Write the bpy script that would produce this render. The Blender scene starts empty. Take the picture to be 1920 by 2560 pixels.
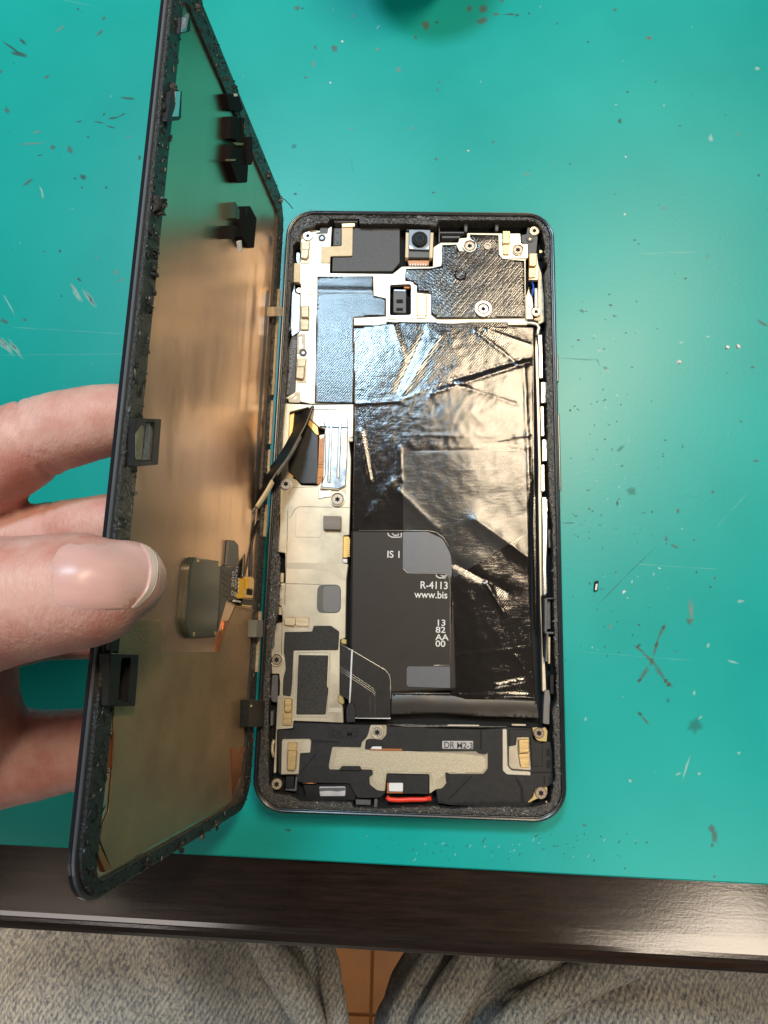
import bpy, bmesh, math, random
from mathutils import Vector, Matrix, noise as mnoise
from mathutils.geometry import tessellate_polygon, delaunay_2d_cdt
random.seed(7)
sc = bpy.context.scene
COL = sc.collection
S = 0.001                                   # everything below is written in millimetres
W, L = 72.6, 155.0                          # phone outline
# ------------------------------------------------------------------ camera
F_PX = 1759.4
CAM = Vector((33.833, 37.183, 178.501))
_rv = Vector((0.196903, 0.0264093, 0.0248184))
CROT = Matrix.Rotation(_rv.length, 3, _rv.normalized())
cam_d = bpy.data.cameras.new('camera'); cam = bpy.data.objects.new('camera', cam_d); COL.objects.link(cam)
cam.matrix_world = Matrix.Translation(CAM * S) @ CROT.to_4x4()
cam_d.sensor_fit = 'HORIZONTAL'; cam_d.sensor_width = 36; cam_d.lens = 36 * F_PX / 1920
cam_d.clip_start = 0.005; cam_d.clip_end = 20
sc.camera = cam
# ------------------------------------------------------------------ world, lamps, exposure
world = bpy.data.worlds.new('World'); sc.world = world; world.use_nodes = True
bg = world.node_tree.nodes['Background']; bg.inputs[0].default_value = (0.95, 0.93, 0.9, 1); bg.inputs[1].default_value = 0.06
def lamp(name, kind, loc, target, energy, col, **kw):
    d = bpy.data.lights.new(name, kind); d.energy = energy; d.color = col
    for k, v in kw.items(): setattr(d, k, v)
    o = bpy.data.objects.new(name, d); COL.objects.link(o)
    o.location = Vector(loc) * S
    o.rotation_euler = (Vector(target) - Vector(loc)).to_track_quat('-Z', 'Y').to_euler()
    return o
lamp('warm_ceiling_lamp', 'AREA', (440, 660, 1450), (60, 70, 0), 16.5, (1.0, 0.80, 0.55), shape='RECTANGLE', size=.15, size_y=.62)
lamp('cool_ceiling_lamp', 'AREA', (-235, 880, 1500), (0, 100, 0), 16.5, (0.56, 0.81, 1.0), shape='RECTANGLE', size=.30, size_y=.22)
lamp('rear_warm_lamp', 'AREA', (680, -780, 1450), (80, -60, 0), 11, (1.0, 0.84, 0.66), shape='RECTANGLE', size=.62, size_y=.42)
lamp('rear_left_lamp', 'AREA', (-640, -760, 1450), (-40, -60, 0), .5, (1.0, 0.80, 0.62), shape='RECTANGLE', size=.62, size_y=.42)
lamp('added_hand_fill', 'AREA', (-430, -640, 820), (-30, 15, 45), 1.5, (1.0, 0.90, 0.84), shape='RECTANGLE', size=.34, size_y=.34)  # added fill that brightens the left hand, no known lamp stands there
lamp('added_thigh_spot', 'SPOT', (-420, -420, 1100), (-126, -100, -70), 60, (1.0, 0.86, 0.70), spot_size=math.radians(7.6), spot_blend=.12, shadow_soft_size=.06)  # added narrow beam that makes the lit pool on the left thigh
sc.view_settings.view_transform = 'Standard'; sc.view_settings.look = 'None'
sc.view_settings.exposure = 0.0; sc.view_settings.gamma = 1.0
# ------------------------------------------------------------------ pixel -> place helpers
def ray(px, py):
    return CROT @ Vector(((px - 960) / F_PX, -(py - 1280) / F_PX, -1))
def P(px, py, z):
    d = ray(px, py); t = (z - CAM.z) / d.z
    return (CAM.x + d.x * t, CAM.y + d.y * t)
_pv = Vector((-0.00905433, -1.6723846, 0.02015951))
PROT = Matrix.Rotation(_pv.length, 3, _pv.normalized())
PT = Vector((-0.67075776, 1.78883003, 9.53066617))
def PP(px, py, w=0.0):
    """a point of the raised screen's plane (u from the hinge, v along it), w mm proud of it towards the phone"""
    o = PROT.transposed() @ (CAM - PT); d = PROT.transposed() @ ray(px, py)
    t = (-w - o.z) / d.z
    return (o.x + d.x * t, o.y + d.y * t)
FR = dict(A=(680, 500, 4.1475), B=(1020, 500, 4.1475), C=(640, 880, 4.1475), D=(1020, 880, 4.1475), E=(620, 1240, 4.1475),
          F=(1020, 1240, 4.1475), G=(620, 1600, 4.1475), H=(1020, 1600, 4.046), S=(440, 1140, 4.4233), K=(360, 0, 4.0975),
          M=(340, 460, 4.0975), N=(260, 940, 3.6065), O=(170, 1460, 3.253), Q=(140, 1860, 3.0722), T=(940, 540, 5.53),
          U=(1200, 540, 6.914), V=(1280, 1280, 3.687), Y=(840, 1320, 4.4233), p=(0, 0, 1))
def px(f, x, y):
    a, b, s = FR[f]; return a + x / s, b + y / s
def pts(spec, z, proj=P):
    """'A 1,2 3,4 B 5,6' -> points; letters switch the reading frame"""
    out, f = [], 'p'
    for tok in spec.split():
        if tok in FR: f = tok
        else:
            x, y = tok.split(','); out.append(proj(*px(f, float(x), float(y)), z))
    return out
# ------------------------------------------------------------------ materials
MATS = {}
def nodes_of(name):
    m = bpy.data.materials.new(name); m.use_nodes = True
    nt = m.node_tree; return m, nt, nt.nodes['Principled BSDF']
def M(name, col, rough=.5, metal=0., var=0., vs=400, bump=0., bs=2500, spec=.5, coat=0., detail=4, dist=.00006, stretch=None, rvar=0., sheen=0., var_col=None):
    if name in MATS: return MATS[name]
    m, nt, b = nodes_of(name); N, LK = nt.nodes, nt.links
    b.inputs['Base Color'].default_value = (*col, 1); b.inputs['Roughness'].default_value = rough
    b.inputs['Metallic'].default_value = metal; b.inputs['Specular IOR Level'].default_value = spec
    b.inputs['Coat Weight'].default_value = coat; b.inputs['Coat Roughness'].default_value = .15
    if sheen: b.inputs['Sheen Weight'].default_value = sheen
    tc = N.new('ShaderNodeTexCoord'); mp = N.new('ShaderNodeMapping'); LK.new(tc.outputs['Object'], mp.inputs['Vector'])
    if stretch: mp.inputs['Scale'].default_value = stretch
    if var or rvar:
        n = N.new('ShaderNodeTexNoise'); n.inputs['Scale'].default_value = vs; n.inputs['Detail'].default_value = 5; n.inputs['Roughness'].default_value = .6
        LK.new(mp.outputs[0], n.inputs['Vector'])
    if var:
        r = N.new('ShaderNodeValToRGB'); e = r.color_ramp.elements
        lo = var_col or tuple(c * (1 - var) for c in col); hi = tuple(min(1, c * (1 + var * .6)) for c in col)
        e[0].position = .32; e[0].color = (*lo, 1); e[1].position = .68; e[1].color = (*hi, 1)
        LK.new(n.outputs['Fac'], r.inputs[0]); LK.new(r.outputs[0], b.inputs['Base Color'])
    if rvar:
        mr = N.new('ShaderNodeMapRange'); mr.inputs[1].default_value = .3; mr.inputs[2].default_value = .7
        mr.inputs[3].default_value = max(0, rough - rvar); mr.inputs[4].default_value = min(1, rough + rvar)
        LK.new(n.outputs['Fac'], mr.inputs[0]); LK.new(mr.outputs[0], b.inputs['Roughness'])
    if bump:
        n2 = N.new('ShaderNodeTexNoise'); n2.inputs['Scale'].default_value = bs; n2.inputs['Detail'].default_value = detail
        LK.new(mp.outputs[0], n2.inputs['Vector'])
        bp = N.new('ShaderNodeBump'); bp.inputs['Strength'].default_value = bump; bp.inputs['Distance'].default_value = dist
        LK.new(n2.outputs['Fac'], bp.inputs['Height']); LK.new(bp.outputs[0], b.inputs['Normal'])
    MATS[name] = m; return m
black = M('black_plastic', (.018, .018, .019), .45, spec=.35, var=.3, vs=900, bump=.25, bs=6000)
satin = M('black_frame', (.012, .013, .016), .28, coat=.3, var=.3, vs=300, bump=.1, bs=1500)
void = M('deep_black', (.004, .004, .005), .8)
glue = M('adhesive', (.048, .045, .042), .36, var=.6, vs=1500, bump=1., bs=2200, detail=6, dist=.00022)
glue_lump = M('adhesive_lump', (.085, .08, .073), .24, var=.6, vs=1200, bump=.6, bs=4000)
plate = M('shield_metal', (.58, .51, .39), .40, metal=.6, var=.2, vs=90, bump=.12, bs=1200, rvar=.08)
plate2 = M('bright_metal', (.82, .76, .65), .33, metal=.7, var=.08, vs=200, bump=.05)
channel = M('stamped_metal', (.50, .44, .345), .5, metal=.5, var=.08, vs=200)
seam = M('seam_line', (.16, .13, .09), .7)
pad = M('graphite_pad', (.075, .075, .078), .55, var=.28, vs=2500, bump=.35, bs=5000)
foam = M('foam_pad', (.03, .027, .024), .75, var=.75, vs=3800, bump=1., bs=4200, dist=.0001)
gold = M('gold_contact', (.78, .56, .27), .36, metal=.75, var=.25, vs=900, bump=.4, bs=3000, stretch=(.25, 2.2, 1))
tan = M('tan_contact', (.60, .48, .32), .45, metal=.45, var=.25, vs=800, bump=.4, bs=2600, stretch=(.25, 2.2, 1))
beige = M('beige_flex', (.74, .60, .38), .5, var=.1, vs=500)
silver = M('silver_metal', (.80, .83, .88), .22, metal=.9, rvar=.06, vs=300)
greyp = M('grey_plastic', (.10, .10, .105), .5, var=.15, vs=900, bump=.2)
bluegrey = M('blue_grey_satin', (.42, .46, .55), .3, metal=.5, var=.1)
screw_hi = M('screw_bright', (.80, .74, .65), .3, metal=.8, var=.12, vs=1500)
screw_lo = M('screw_bronze', (.42, .34, .27), .38, metal=.8, var=.15, vs=1500)
kapton = M('kapton_flex', (.62, .23, .03), .3, coat=.5, var=.25, vs=900)
fpc = M('black_flex', (.016, .014, .013), .36, var=.3, vs=600, bump=.15, bs=2000)
trace = M('flex_trace', (.42, .39, .34), .35, metal=.6)
batt = M('battery_wrap', (.036, .030, .026), .42, var=.08, vs=300, bump=.1, bs=5000, spec=.22)
sticker = M('grey_sticker', (.125, .13, .145), .4, metal=.3, var=.05, vs=700)
pouch = M('battery_pouch', (.035, .029, .025), .36, var=.2, vs=150, bump=.25, bs=350)
print_w = M('white_print', (.66, .65, .64), .5)
print_d = M('dark_print', (.05, .05, .05), .5)
red = M('red_seal', (.80, .045, .02), .35)
white = M('white_part', (.72, .72, .74), .4)
glass = M('lens_glass', (.004, .008, .007), .06, coat=1.)
blue = M('blue_wire', (.03, .12, .6), .35)
gold_dot = M('gold_pad', (.85, .66, .3), .3, metal=.8)
olive = M('olive_board', (.055, .06, .045), .3, var=.2, vs=120, coat=.25)
def film_mat(name='black_film', rough=.16, spec=.42, weave=.000012, comb=0., base=(.012, .009, .0075)):
    m, nt, b = nodes_of(name); N, LK = nt.nodes, nt.links
    b.inputs['Base Color'].default_value = (*base, 1); b.inputs['Roughness'].default_value = rough
    b.inputs['Specular IOR Level'].default_value = spec; b.inputs['Coat Weight'].default_value = .1; b.inputs['Coat Roughness'].default_value = .4
    tc = N.new('ShaderNodeTexCoord'); mp = N.new('ShaderNodeMapping'); mp.inputs['Rotation'].default_value = (0, 0, math.radians(38))
    LK.new(tc.outputs['Object'], mp.inputs['Vector'])
    wv = N.new('ShaderNodeTexWave'); wv.inputs['Scale'].default_value = 640; wv.inputs['Distortion'].default_value = 2.5; wv.inputs['Detail'].default_value = 2; wv.inputs['Detail Scale'].default_value = 2
    LK.new(mp.outputs[0], wv.inputs['Vector'])
    mp2 = N.new('ShaderNodeMapping'); mp2.inputs['Rotation'].default_value = (0, 0, math.radians(-50)); mp2.inputs['Scale'].default_value = (1, 5, 1); LK.new(tc.outputs['Object'], mp2.inputs['Vector'])
    n = N.new('ShaderNodeTexNoise'); n.inputs['Scale'].default_value = 420; n.inputs['Detail'].default_value = 6; n.inputs['Roughness'].default_value = .65; LK.new(mp2.outputs[0], n.inputs['Vector'])
    b1 = N.new('ShaderNodeBump'); b1.inputs['Strength'].default_value = 1; b1.inputs['Distance'].default_value = weave; LK.new(wv.outputs['Fac'], b1.inputs['Height'])
    b2 = N.new('ShaderNodeBump'); b2.inputs['Strength'].default_value = .8; b2.inputs['Distance'].default_value = .000045; LK.new(n.outputs['Fac'], b2.inputs['Height']); LK.new(b1.outputs[0], b2.inputs['Normal'])
    if comb:
        vo = N.new('ShaderNodeTexVoronoi'); vo.inputs['Scale'].default_value = 1350; vo.inputs['Randomness'].default_value = .35; LK.new(mp.outputs[0], vo.inputs['Vector'])
        b3 = N.new('ShaderNodeBump'); b3.inputs['Strength'].default_value = 1; b3.inputs['Distance'].default_value = comb; LK.new(vo.outputs['Distance'], b3.inputs['Height']); LK.new(b2.outputs[0], b3.inputs['Normal']); b2 = b3
    LK.new(b2.outputs[0], b.inputs['Normal']); return m
film = film_mat('black_film', .085, .85, .000009); patch_film = film_mat('patch_film', .14, .8, .000009, 0., (.035, .032, .03)); strip_film = film_mat('strip_film', .17, .62, .000012); woven = film_mat('woven_film', .17, .75, .000009, .00004)
def copper_mat():
    m, nt, b = nodes_of('copper_foil'); N, LK = nt.nodes, nt.links
    b.inputs['Base Color'].default_value = (.80, .53, .36, 1); b.inputs['Metallic'].default_value = 1; b.inputs['Roughness'].default_value = .3
    tc = N.new('ShaderNodeTexCoord'); mp = N.new('ShaderNodeMapping'); mp.inputs['Scale'].default_value = (3, 1, 1); LK.new(tc.outputs['Object'], mp.inputs['Vector'])
    n = N.new('ShaderNodeTexNoise'); n.inputs['Scale'].default_value = 60; n.inputs['Detail'].default_value = 4; LK.new(mp.outputs[0], n.inputs['Vector'])
    bp = N.new('ShaderNodeBump'); bp.inputs['Strength'].default_value = .03; bp.inputs['Distance'].default_value = .002; LK.new(n.outputs['Fac'], bp.inputs['Height'])
    n2 = N.new('ShaderNodeTexNoise'); n2.inputs['Scale'].default_value = 2500; LK.new(tc.outputs['Object'], n2.inputs['Vector'])
    b2 = N.new('ShaderNodeBump'); b2.inputs['Strength'].default_value = .1; b2.inputs['Distance'].default_value = .0001; LK.new(n2.outputs['Fac'], b2.inputs['Height']); LK.new(bp.outputs[0], b2.inputs['Normal'])
    LK.new(b2.outputs[0], b.inputs['Normal'])
    r = N.new('ShaderNodeValToRGB'); r.color_ramp.elements[0].color = (.68, .47, .34, 1); r.color_ramp.elements[1].color = (.82, .57, .41, 1)
    LK.new(n.outputs['Fac'], r.inputs[0]); LK.new(r.outputs[0], b.inputs['Base Color']); return m
copper = copper_mat()
copper_edge = M('copper_edge', (.55, .22, .10), .4, metal=.9)
shield_foil = M('grey_foil', (.48, .31, .18), .42, metal=.6, var=.22, vs=90, bump=1., bs=2300, dist=.00012, rvar=.1)
brushed = M('granular_sheet', (.55, .49, .37), .45, metal=.6, var=.2, vs=3000, bump=.8, bs=3500)
# ------------------------------------------------------------------ mesh helpers
def raw(name, verts, faces, mat, parent=None, smooth=False):
    me = bpy.data.meshes.new(name); me.from_pydata([(v[0] * S, v[1] * S, v[2] * S) for v in verts], [], faces); me.update()
    if mat: me.materials.append(mat)
    if smooth: me.polygons.foreach_set('use_smooth', [True] * len(me.polygons))
    o = bpy.data.objects.new(name, me); COL.objects.link(o)
    if parent: attach(o, parent)
    return o
def thing(name, label, cat, loc=(0, 0, 0), rot=None, offset=True):
    o = bpy.data.objects.new(name, None); COL.objects.link(o); o.empty_display_size = .01
    o.location = Vector(loc) * S
    if rot: o.rotation_mode = 'QUATERNION'; o.rotation_quaternion = rot
    if offset and rot is None: OFF[o.name] = Vector(loc) * S
    o['label'] = label; o['category'] = cat
    return o
OFF = {}
def attach(o, parent):
    o.parent = parent
    if parent.name in OFF: o.location = -OFF[parent.name]
def signed(p): return sum(p[i][0] * p[(i + 1) % len(p)][1] - p[(i + 1) % len(p)][0] * p[i][1] for i in range(len(p)))
def ccw(p): return p if signed(p) > 0 else p[::-1]
def rounded(p, r, n=4):
    p = ccw(p)
    if r <= 0: return p
    out = []
    for i in range(len(p)):
        a, b, c = Vector(p[i - 1]), Vector(p[i]), Vector(p[(i + 1) % len(p)])
        d1, d2 = a - b, c - b; l1, l2 = d1.length, d2.length
        k = min(r, l1 * .45, l2 * .45)
        if k < .02: out.append(tuple(b)); continue
        q1, q2 = b + d1 / l1 * k, b + d2 / l2 * k
        for j in range(n + 1):
            t = j / n; out.append(tuple(q1 * (1 - t) ** 2 + b * 2 * t * (1 - t) + q2 * t * t))
    return out
def inset(p, d):
    out = []
    for i in range(len(p)):
        a, b, c = Vector(p[i - 1]), Vector(p[i]), Vector(p[(i + 1) % len(p)])
        e1 = (b - a); e2 = (c - b)
        if e1.length < 1e-6 or e2.length < 1e-6: out.append(tuple(b)); continue
        n1 = Vector((-e1.y, e1.x)).normalized(); n2 = Vector((-e2.y, e2.x)).normalized(); n = n1 + n2
        if n.length < .3: out.append(tuple(b)); continue
        n = n.normalized(); k = d / max(.45, n.dot(n1)); out.append((b.x + n.x * k, b.y + n.y * k))
    return out
def prism(name, p, z0, z1, mat, parent=None, r=0., bev=.12, holes=()):
    """an outline with real thickness: chamfered top edge, straight sides, optional holes"""
    p = rounded(p, r); bev = min(bev, abs(z1 - z0) * .45); up = 1 if z1 > z0 else -1
    hs = [rounded(h, r)[::-1] for h in holes]
    V, Fc = [], []
    top_loops = []
    for loop in [p] + hs:
        n = len(loop); i0 = len(V)
        V += [(x, y, z0) for x, y in loop]; V += [(x, y, z1 - bev * up) for x, y in loop]
        ins = inset(loop, bev); V += [(x, y, z1) for x, y in ins]
        for k in range(2):
            for i in range(n):
                a, b = i0 + k * n + i, i0 + k * n + (i + 1) % n
                Fc.append((a, b, b + n, a + n) if up > 0 else (a + n, b + n, b, a))
        top_loops.append((i0 + 2 * n, ins))
    flat, idx = [], []
    for i0, ins in top_loops:
        flat.append([Vector((x, y, 0)) for x, y in ins]); idx += [i0 + i for i in range(len(ins))]
    for t in tessellate_polygon(flat):
        a, b, c = (idx[q] for q in t)
        va, vb, vc = V[a], V[b], V[c]
        s = (vb[0] - va[0]) * (vc[1] - va[1]) - (vc[0] - va[0]) * (vb[1] - va[1])
        Fc.append((a, b, c) if (s > 0) == (up > 0) else (a, c, b))
    return raw(name, V, Fc, mat, parent)
def box(name, spec, z0, z1, mat, parent, r=.15, proj=P, bev=.12):
    return prism(name, pts(spec, z1, proj), z0, z1, mat, parent, r, bev)
def tube_geo(path, rad, n=8, flat=1.0, V=None, Fc=None, cap=True):
    V = [] if V is None else V; Fc = [] if Fc is None else Fc
    m = len(path); i0 = len(V); path = [Vector(q) for q in path]
    for i, q in enumerate(path):
        d = (path[min(i + 1, m - 1)] - path[max(i - 1, 0)]).normalized()
        s = d.cross(Vector((0, 0, 1)))
        s = s.normalized() if s.length > 1e-4 else Vector((1, 0, 0))
        t = s.cross(d); rr = rad[i] if isinstance(rad, (list, tuple)) else rad
        for k in range(n):
            a = 2 * math.pi * k / n; V.append(tuple(q + s * math.cos(a) * rr + t * math.sin(a) * rr * flat))
    for i in range(m - 1):
        for k in range(n):
            a = i0 + i * n + k; b = i0 + i * n + (k + 1) % n; Fc.append((a, b, b + n, a + n))
    if cap:
        Fc.append(tuple(i0 + k for k in range(n))[::-1]); Fc.append(tuple(i0 + (m - 1) * n + k for k in range(n)))
    return V, Fc
def tube(name, path, rad, mat, parent, n=8, flat=1.):
    V, Fc = tube_geo(path, rad, n, flat); return raw(name, V, Fc, mat, parent, True)
def strip(name, spec, z, wd, mat, parent, proj=P, h=.06, n=4):
    p = [(x, y, z) for x, y in pts(spec, z, proj)]
    V, Fc = tube_geo(p, wd / 2, 6, h * 2 / wd); return raw(name, V, Fc, mat, parent, True)
def disc(name, c, r, z0, z1, mat, parent, n=24, bev=.1, ry=None):
    ry = ry or r
    return prism(name, [(c[0] + r * math.cos(2 * math.pi * k / n), c[1] + ry * math.sin(2 * math.pi * k / n)) for k in range(n)], z0, z1, mat, parent, 0, bev)
def ringd(name, c, r1, r2, z0, z1, mat, parent, n=24):
    f = lambda r: [(c[0] + r * math.cos(2 * math.pi * k / n), c[1] + r * math.sin(2 * math.pi * k / n)) for k in range(n)]
    return prism(name, f(r1), z0, z1, mat, parent, 0, .08, [f(r2)])
def text(name, body, size, c, z, mat, parent, rot=0., align='LEFT', flip=False, sx=1.):
    cu = bpy.data.curves.new(name, 'FONT'); cu.body = body; cu.size = size * S; cu.align_x = align; cu.extrude = 0.00001; cu.offset = size * S * .012
    t = bpy.data.objects.new('tmp', cu); COL.objects.link(t)
    dg = bpy.context.evaluated_depsgraph_get(); me = bpy.data.meshes.new_from_object(t.evaluated_get(dg)); bpy.data.objects.remove(t)
    me.name = name; me.materials.clear(); me.materials.append(mat)
    R = Matrix.Rotation(rot, 4, 'Z') @ Matrix.Diagonal((sx, 1, 1, 1))
    if flip: R = Matrix.Diagonal((1, -1, -1, 1)) @ R
    me.transform(Matrix.Translation((c[0] * S, c[1] * S, z * S)) @ R)
    o = bpy.data.objects.new(name, me); COL.objects.link(o); attach(o, parent); return o
def lumps(V, Fc, c, r, h, rnd, sgn=1, el=1., ea=0.):
    """a small irregular crumb of dried glue"""
    i0 = len(V); n = 5; a0 = rnd.random() * 6.3; ce, se = math.cos(ea), math.sin(ea)
    for k in range(n):
        a = a0 + 2 * math.pi * k / n; rr = r * rnd.uniform(.6, 1.3); V.append((c[0] + rr * math.cos(a), c[1] + rr * math.sin(a), c[2] - .05 * sgn))
    for k in range(n):
        a = a0 + .3 + 2 * math.pi * k / n; rr = r * rnd.uniform(.3, .8); V.append((c[0] + rr * math.cos(a), c[1] + rr * math.sin(a), c[2] + sgn * h * rnd.uniform(.5, 1)))
    V.append((c[0], c[1], c[2] + sgn * h * rnd.uniform(.7, 1.2)))
    if el != 1:
        for k in range(i0, len(V)):
            x, y = V[k][0] - c[0], V[k][1] - c[1]; u, v = (x * ce + y * se) * el, (-x * se + y * ce) / el ** .5
            V[k] = (c[0] + u * ce - v * se, c[1] + u * se + v * ce, V[k][2])
    for k in range(n):
        b = (k + 1) % n
        q = [(i0 + k, i0 + b, i0 + n + b, i0 + n + k), (i0 + n + k, i0 + n + b, i0 + 2 * n)]
        Fc += q if sgn > 0 else [f[::-1] for f in q]
def inside(x, y, p):
    r = False
    for i in range(len(p)):
        x1, y1 = p[i - 1]; x2, y2 = p[i]
        if (y1 > y) != (y2 > y) and x < (x2 - x1) * (y - y1) / (y2 - y1) + x1: r = not r
    return r
def sheet(name, outline, step, zf, mat, parent, skirt=0.):
    """a thin sheet over an outline whose height follows zf(x, y)"""
    o = ccw(outline); dense = []
    for i in range(len(o)):
        a, b = Vector(o[i]), Vector(o[(i + 1) % len(o)]); k = max(1, int((b - a).length / step))
        dense += [tuple(a.lerp(b, j / k)) for j in range(k)]
    nb = len(dense); xs = [q[0] for q in o]; ys = [q[1] for q in o]; g = []
    y = min(ys) + step / 2
    while y < max(ys):
        x = min(xs) + step / 2
        while x < max(xs):
            if inside(x, y, o): g.append((x + random.uniform(-.1, .1) * step, y + random.uniform(-.1, .1) * step))
            x += step
        y += step
    v, e, f, *_ = delaunay_2d_cdt([Vector(q) for q in dense + g], [(i, (i + 1) % nb) for i in range(nb)], [], 1, 1e-5)
    V = [(q.x, q.y, zf(q.x, q.y)) for q in v]; Fc = [tuple(t) for t in f]
    if skirt:
        n0 = len(V)
        cnt = {}
        for t in Fc:
            for k in range(3):
                ed = (t[k], t[(k + 1) % 3]); cnt[ed] = 1
        for a, b in list(cnt):
            if (b, a) not in cnt:
                i = len(V); V += [(V[a][0], V[a][1], V[a][2] - skirt), (V[b][0], V[b][1], V[b][2] - skirt)]; Fc.append((b, a, i, i + 1))
    return raw(name, V, Fc, mat, parent, True)

# ================================================================== the setting: floor, bench, mat
def lerp_line(a, b, x): return a[1] + (b[1] - a[1]) * (x - a[0]) / (b[0] - a[0])
MA, MB = P(0, 2112, 0), P(1920, 2213, 0)          # lower edge of the mat
BA, BB = P(0, 2322, -6), P(1920, 2437, -6)        # outer edge of the bench
X0, X1, YT = -430, 560, 640
tile_m = M('floor_tile_glaze', (.50, .20, .045), .35, var=.16, vs=18, bump=.1, bs=60, dist=.002)
grout = M('floor_grout', (.24, .095, .025), .8)
flo = raw('floor', [(-1500, -1500, -752), (1500, -1500, -752), (1500, 1500, -752), (-1500, 1500, -752)], [(0, 1, 2, 3)], grout)
flo['kind'] = 'structure'
g0 = P(930, 2534, -750); TS = 152
tile_me = None
for i in range(-2, 2):
    for j in range(-3, 4):
        x0, y0 = g0[0] + i * TS, g0[1] + j * TS
        if tile_me is None:
            t = prism('tile', [(0, 0), (TS - 3, 0), (TS - 3, TS - 3), (0, TS - 3)], -752, -750, tile_m, flo, 1.5, .8); tile_me = t.data
        else:
            t = bpy.data.objects.new('tile', tile_me); COL.objects.link(t); t.parent = flo
        t.location = (x0 * S, y0 * S, 0)
# bench
def wood_mat():
    m, nt, b = nodes_of('dark_wood'); N, LK = nt.nodes, nt.links
    tc = N.new('ShaderNodeTexCoord'); mp = N.new('ShaderNodeMapping'); mp.inputs['Scale'].default_value = (.09, 1, 1); mp.inputs['Rotation'].default_value = (0, 0, math.radians(3)); LK.new(tc.outputs['Object'], mp.inputs['Vector'])
    n = N.new('ShaderNodeTexNoise'); n.inputs['Scale'].default_value = 900; n.inputs['Detail'].default_value = 7; n.inputs['Roughness'].default_value = .7; LK.new(mp.outputs[0], n.inputs['Vector'])
    r = N.new('ShaderNodeValToRGB'); e = r.color_ramp.elements; e[0].position = .3; e[0].color = (.008, .005, .004, 1); e[1].position = .72; e[1].color = (.030, .018, .013, 1)
    LK.new(n.outputs['Fac'], r.inputs[0]); LK.new(r.outputs[0], b.inputs['Base Color']); b.inputs['Roughness'].default_value = .13; b.inputs['Specular IOR Level'].default_value = .9
    n2 = N.new('ShaderNodeTexNoise'); n2.inputs['Scale'].default_value = 1700; n2.inputs['Detail'].default_value = 3; LK.new(tc.outputs['Object'], n2.inputs['Vector'])
    b1 = N.new('ShaderNodeBump'); b1.inputs['Strength'].default_value = .5; b1.inputs['Distance'].default_value = .000016; LK.new(n2.outputs['Fac'], b1.inputs['Height'])
    b2 = N.new('ShaderNodeBump'); b2.inputs['Strength'].default_value = .4; b2.inputs['Distance'].default_value = .00003; LK.new(n.outputs['Fac'], b2.inputs['Height']); LK.new(b1.outputs[0], b2.inputs['Normal'])
    LK.new(b2.outputs[0], b.inputs['Normal']); return m
wood = wood_mat()
bench = thing('workbench', 'dark brown wood grained workbench with a rounded front edge under the green mat', 'table', (60, 200, -28), offset=True)
slope = (BB[1] - BA[1]) / (BB[0] - BA[0])
def bench_edge(x): return BA[1] + slope * (x - BA[0])
# tabletop profile swept along the slightly turned front edge: flat top, bead and rounded nose
prof = [(YT, -2.), (9, -2.), (5.5, -2.04), (4.4, -2.2), (4.0, -2.55), (3.2, -2.75), (1.9, -3.3), (.9, -4.3), (.25, -5.8), (0, -8), (0, -22), (1.2, -25.5), (4, -27), (YT, -27)]
V, Fc = [], []
NX = 60
for i in range(NX + 1):
    x = X0 + (X1 - X0) * i / NX
    for k, (d, z) in enumerate(prof):
        V.append((x, bench_edge(x) + d if d < YT else YT, z))
n = len(prof)
for i in range(NX):
    for k in range(n):
        a, b = i * n + k, i * n + (k + 1) % n; Fc.append((a, a + n, b + n, b))
top = raw('tabletop', V, Fc, wood, bench)
# mat
def mat_mat():
    m, nt, b = nodes_of('teal_rubber'); N, LK = nt.nodes, nt.links
    tc = N.new('ShaderNodeTexCoord')
    n = N.new('ShaderNodeTexNoise'); n.inputs['Scale'].default_value = 16; n.inputs['Detail'].default_value = 8; LK.new(tc.outputs['Object'], n.inputs['Vector'])
    r = N.new('ShaderNodeValToRGB'); e = r.color_ramp.elements; e[0].position = .3; e[0].color = (.001, .315, .290, 1); e[1].position = .7; e[1].color = (.002, .385, .355, 1)
    LK.new(n.outputs['Fac'], r.inputs[0]); LK.new(r.outputs[0], b.inputs['Base Color'])
    mr = N.new('ShaderNodeMapRange'); mr.inputs[1].default_value = .3; mr.inputs[2].default_value = .7; mr.inputs[3].default_value = .31; mr.inputs[4].default_value = .38; b.inputs['Specular IOR Level'].default_value = .36
    LK.new(n.outputs['Fac'], mr.inputs[0]); LK.new(mr.outputs[0], b.inputs['Roughness'])
    n2 = N.new('ShaderNodeTexNoise'); n2.inputs['Scale'].default_value = 900; n2.inputs['Detail'].default_value = 4; LK.new(tc.outputs['Object'], n2.inputs['Vector'])
    bp = N.new('ShaderNodeBump'); bp.inputs['Strength'].default_value = .10; bp.inputs['Distance'].default_value = .00012; LK.new(n2.outputs['Fac'], bp.inputs['Height']); LK.new(bp.outputs[0], b.inputs['Normal'])
    return m
teal = mat_mat()
mat_t = thing('work_mat', 'scuffed teal green rubber work mat covering the bench under the open phone', 'mat', (60, 200, -2))
ms = (MB[1] - MA[1]) / (MB[0] - MA[0])
mat_o = prism('mat_sheet', [(X0 + 20, MA[1] + ms * (X0 + 20 - MA[0])), (X1 - 20, MA[1] + ms * (X1 - 20 - MA[0])), (X1 - 20, YT - 20), (X0 + 20, YT - 20)], -1.98, 0, teal, mat_t, 3, .35)
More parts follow.
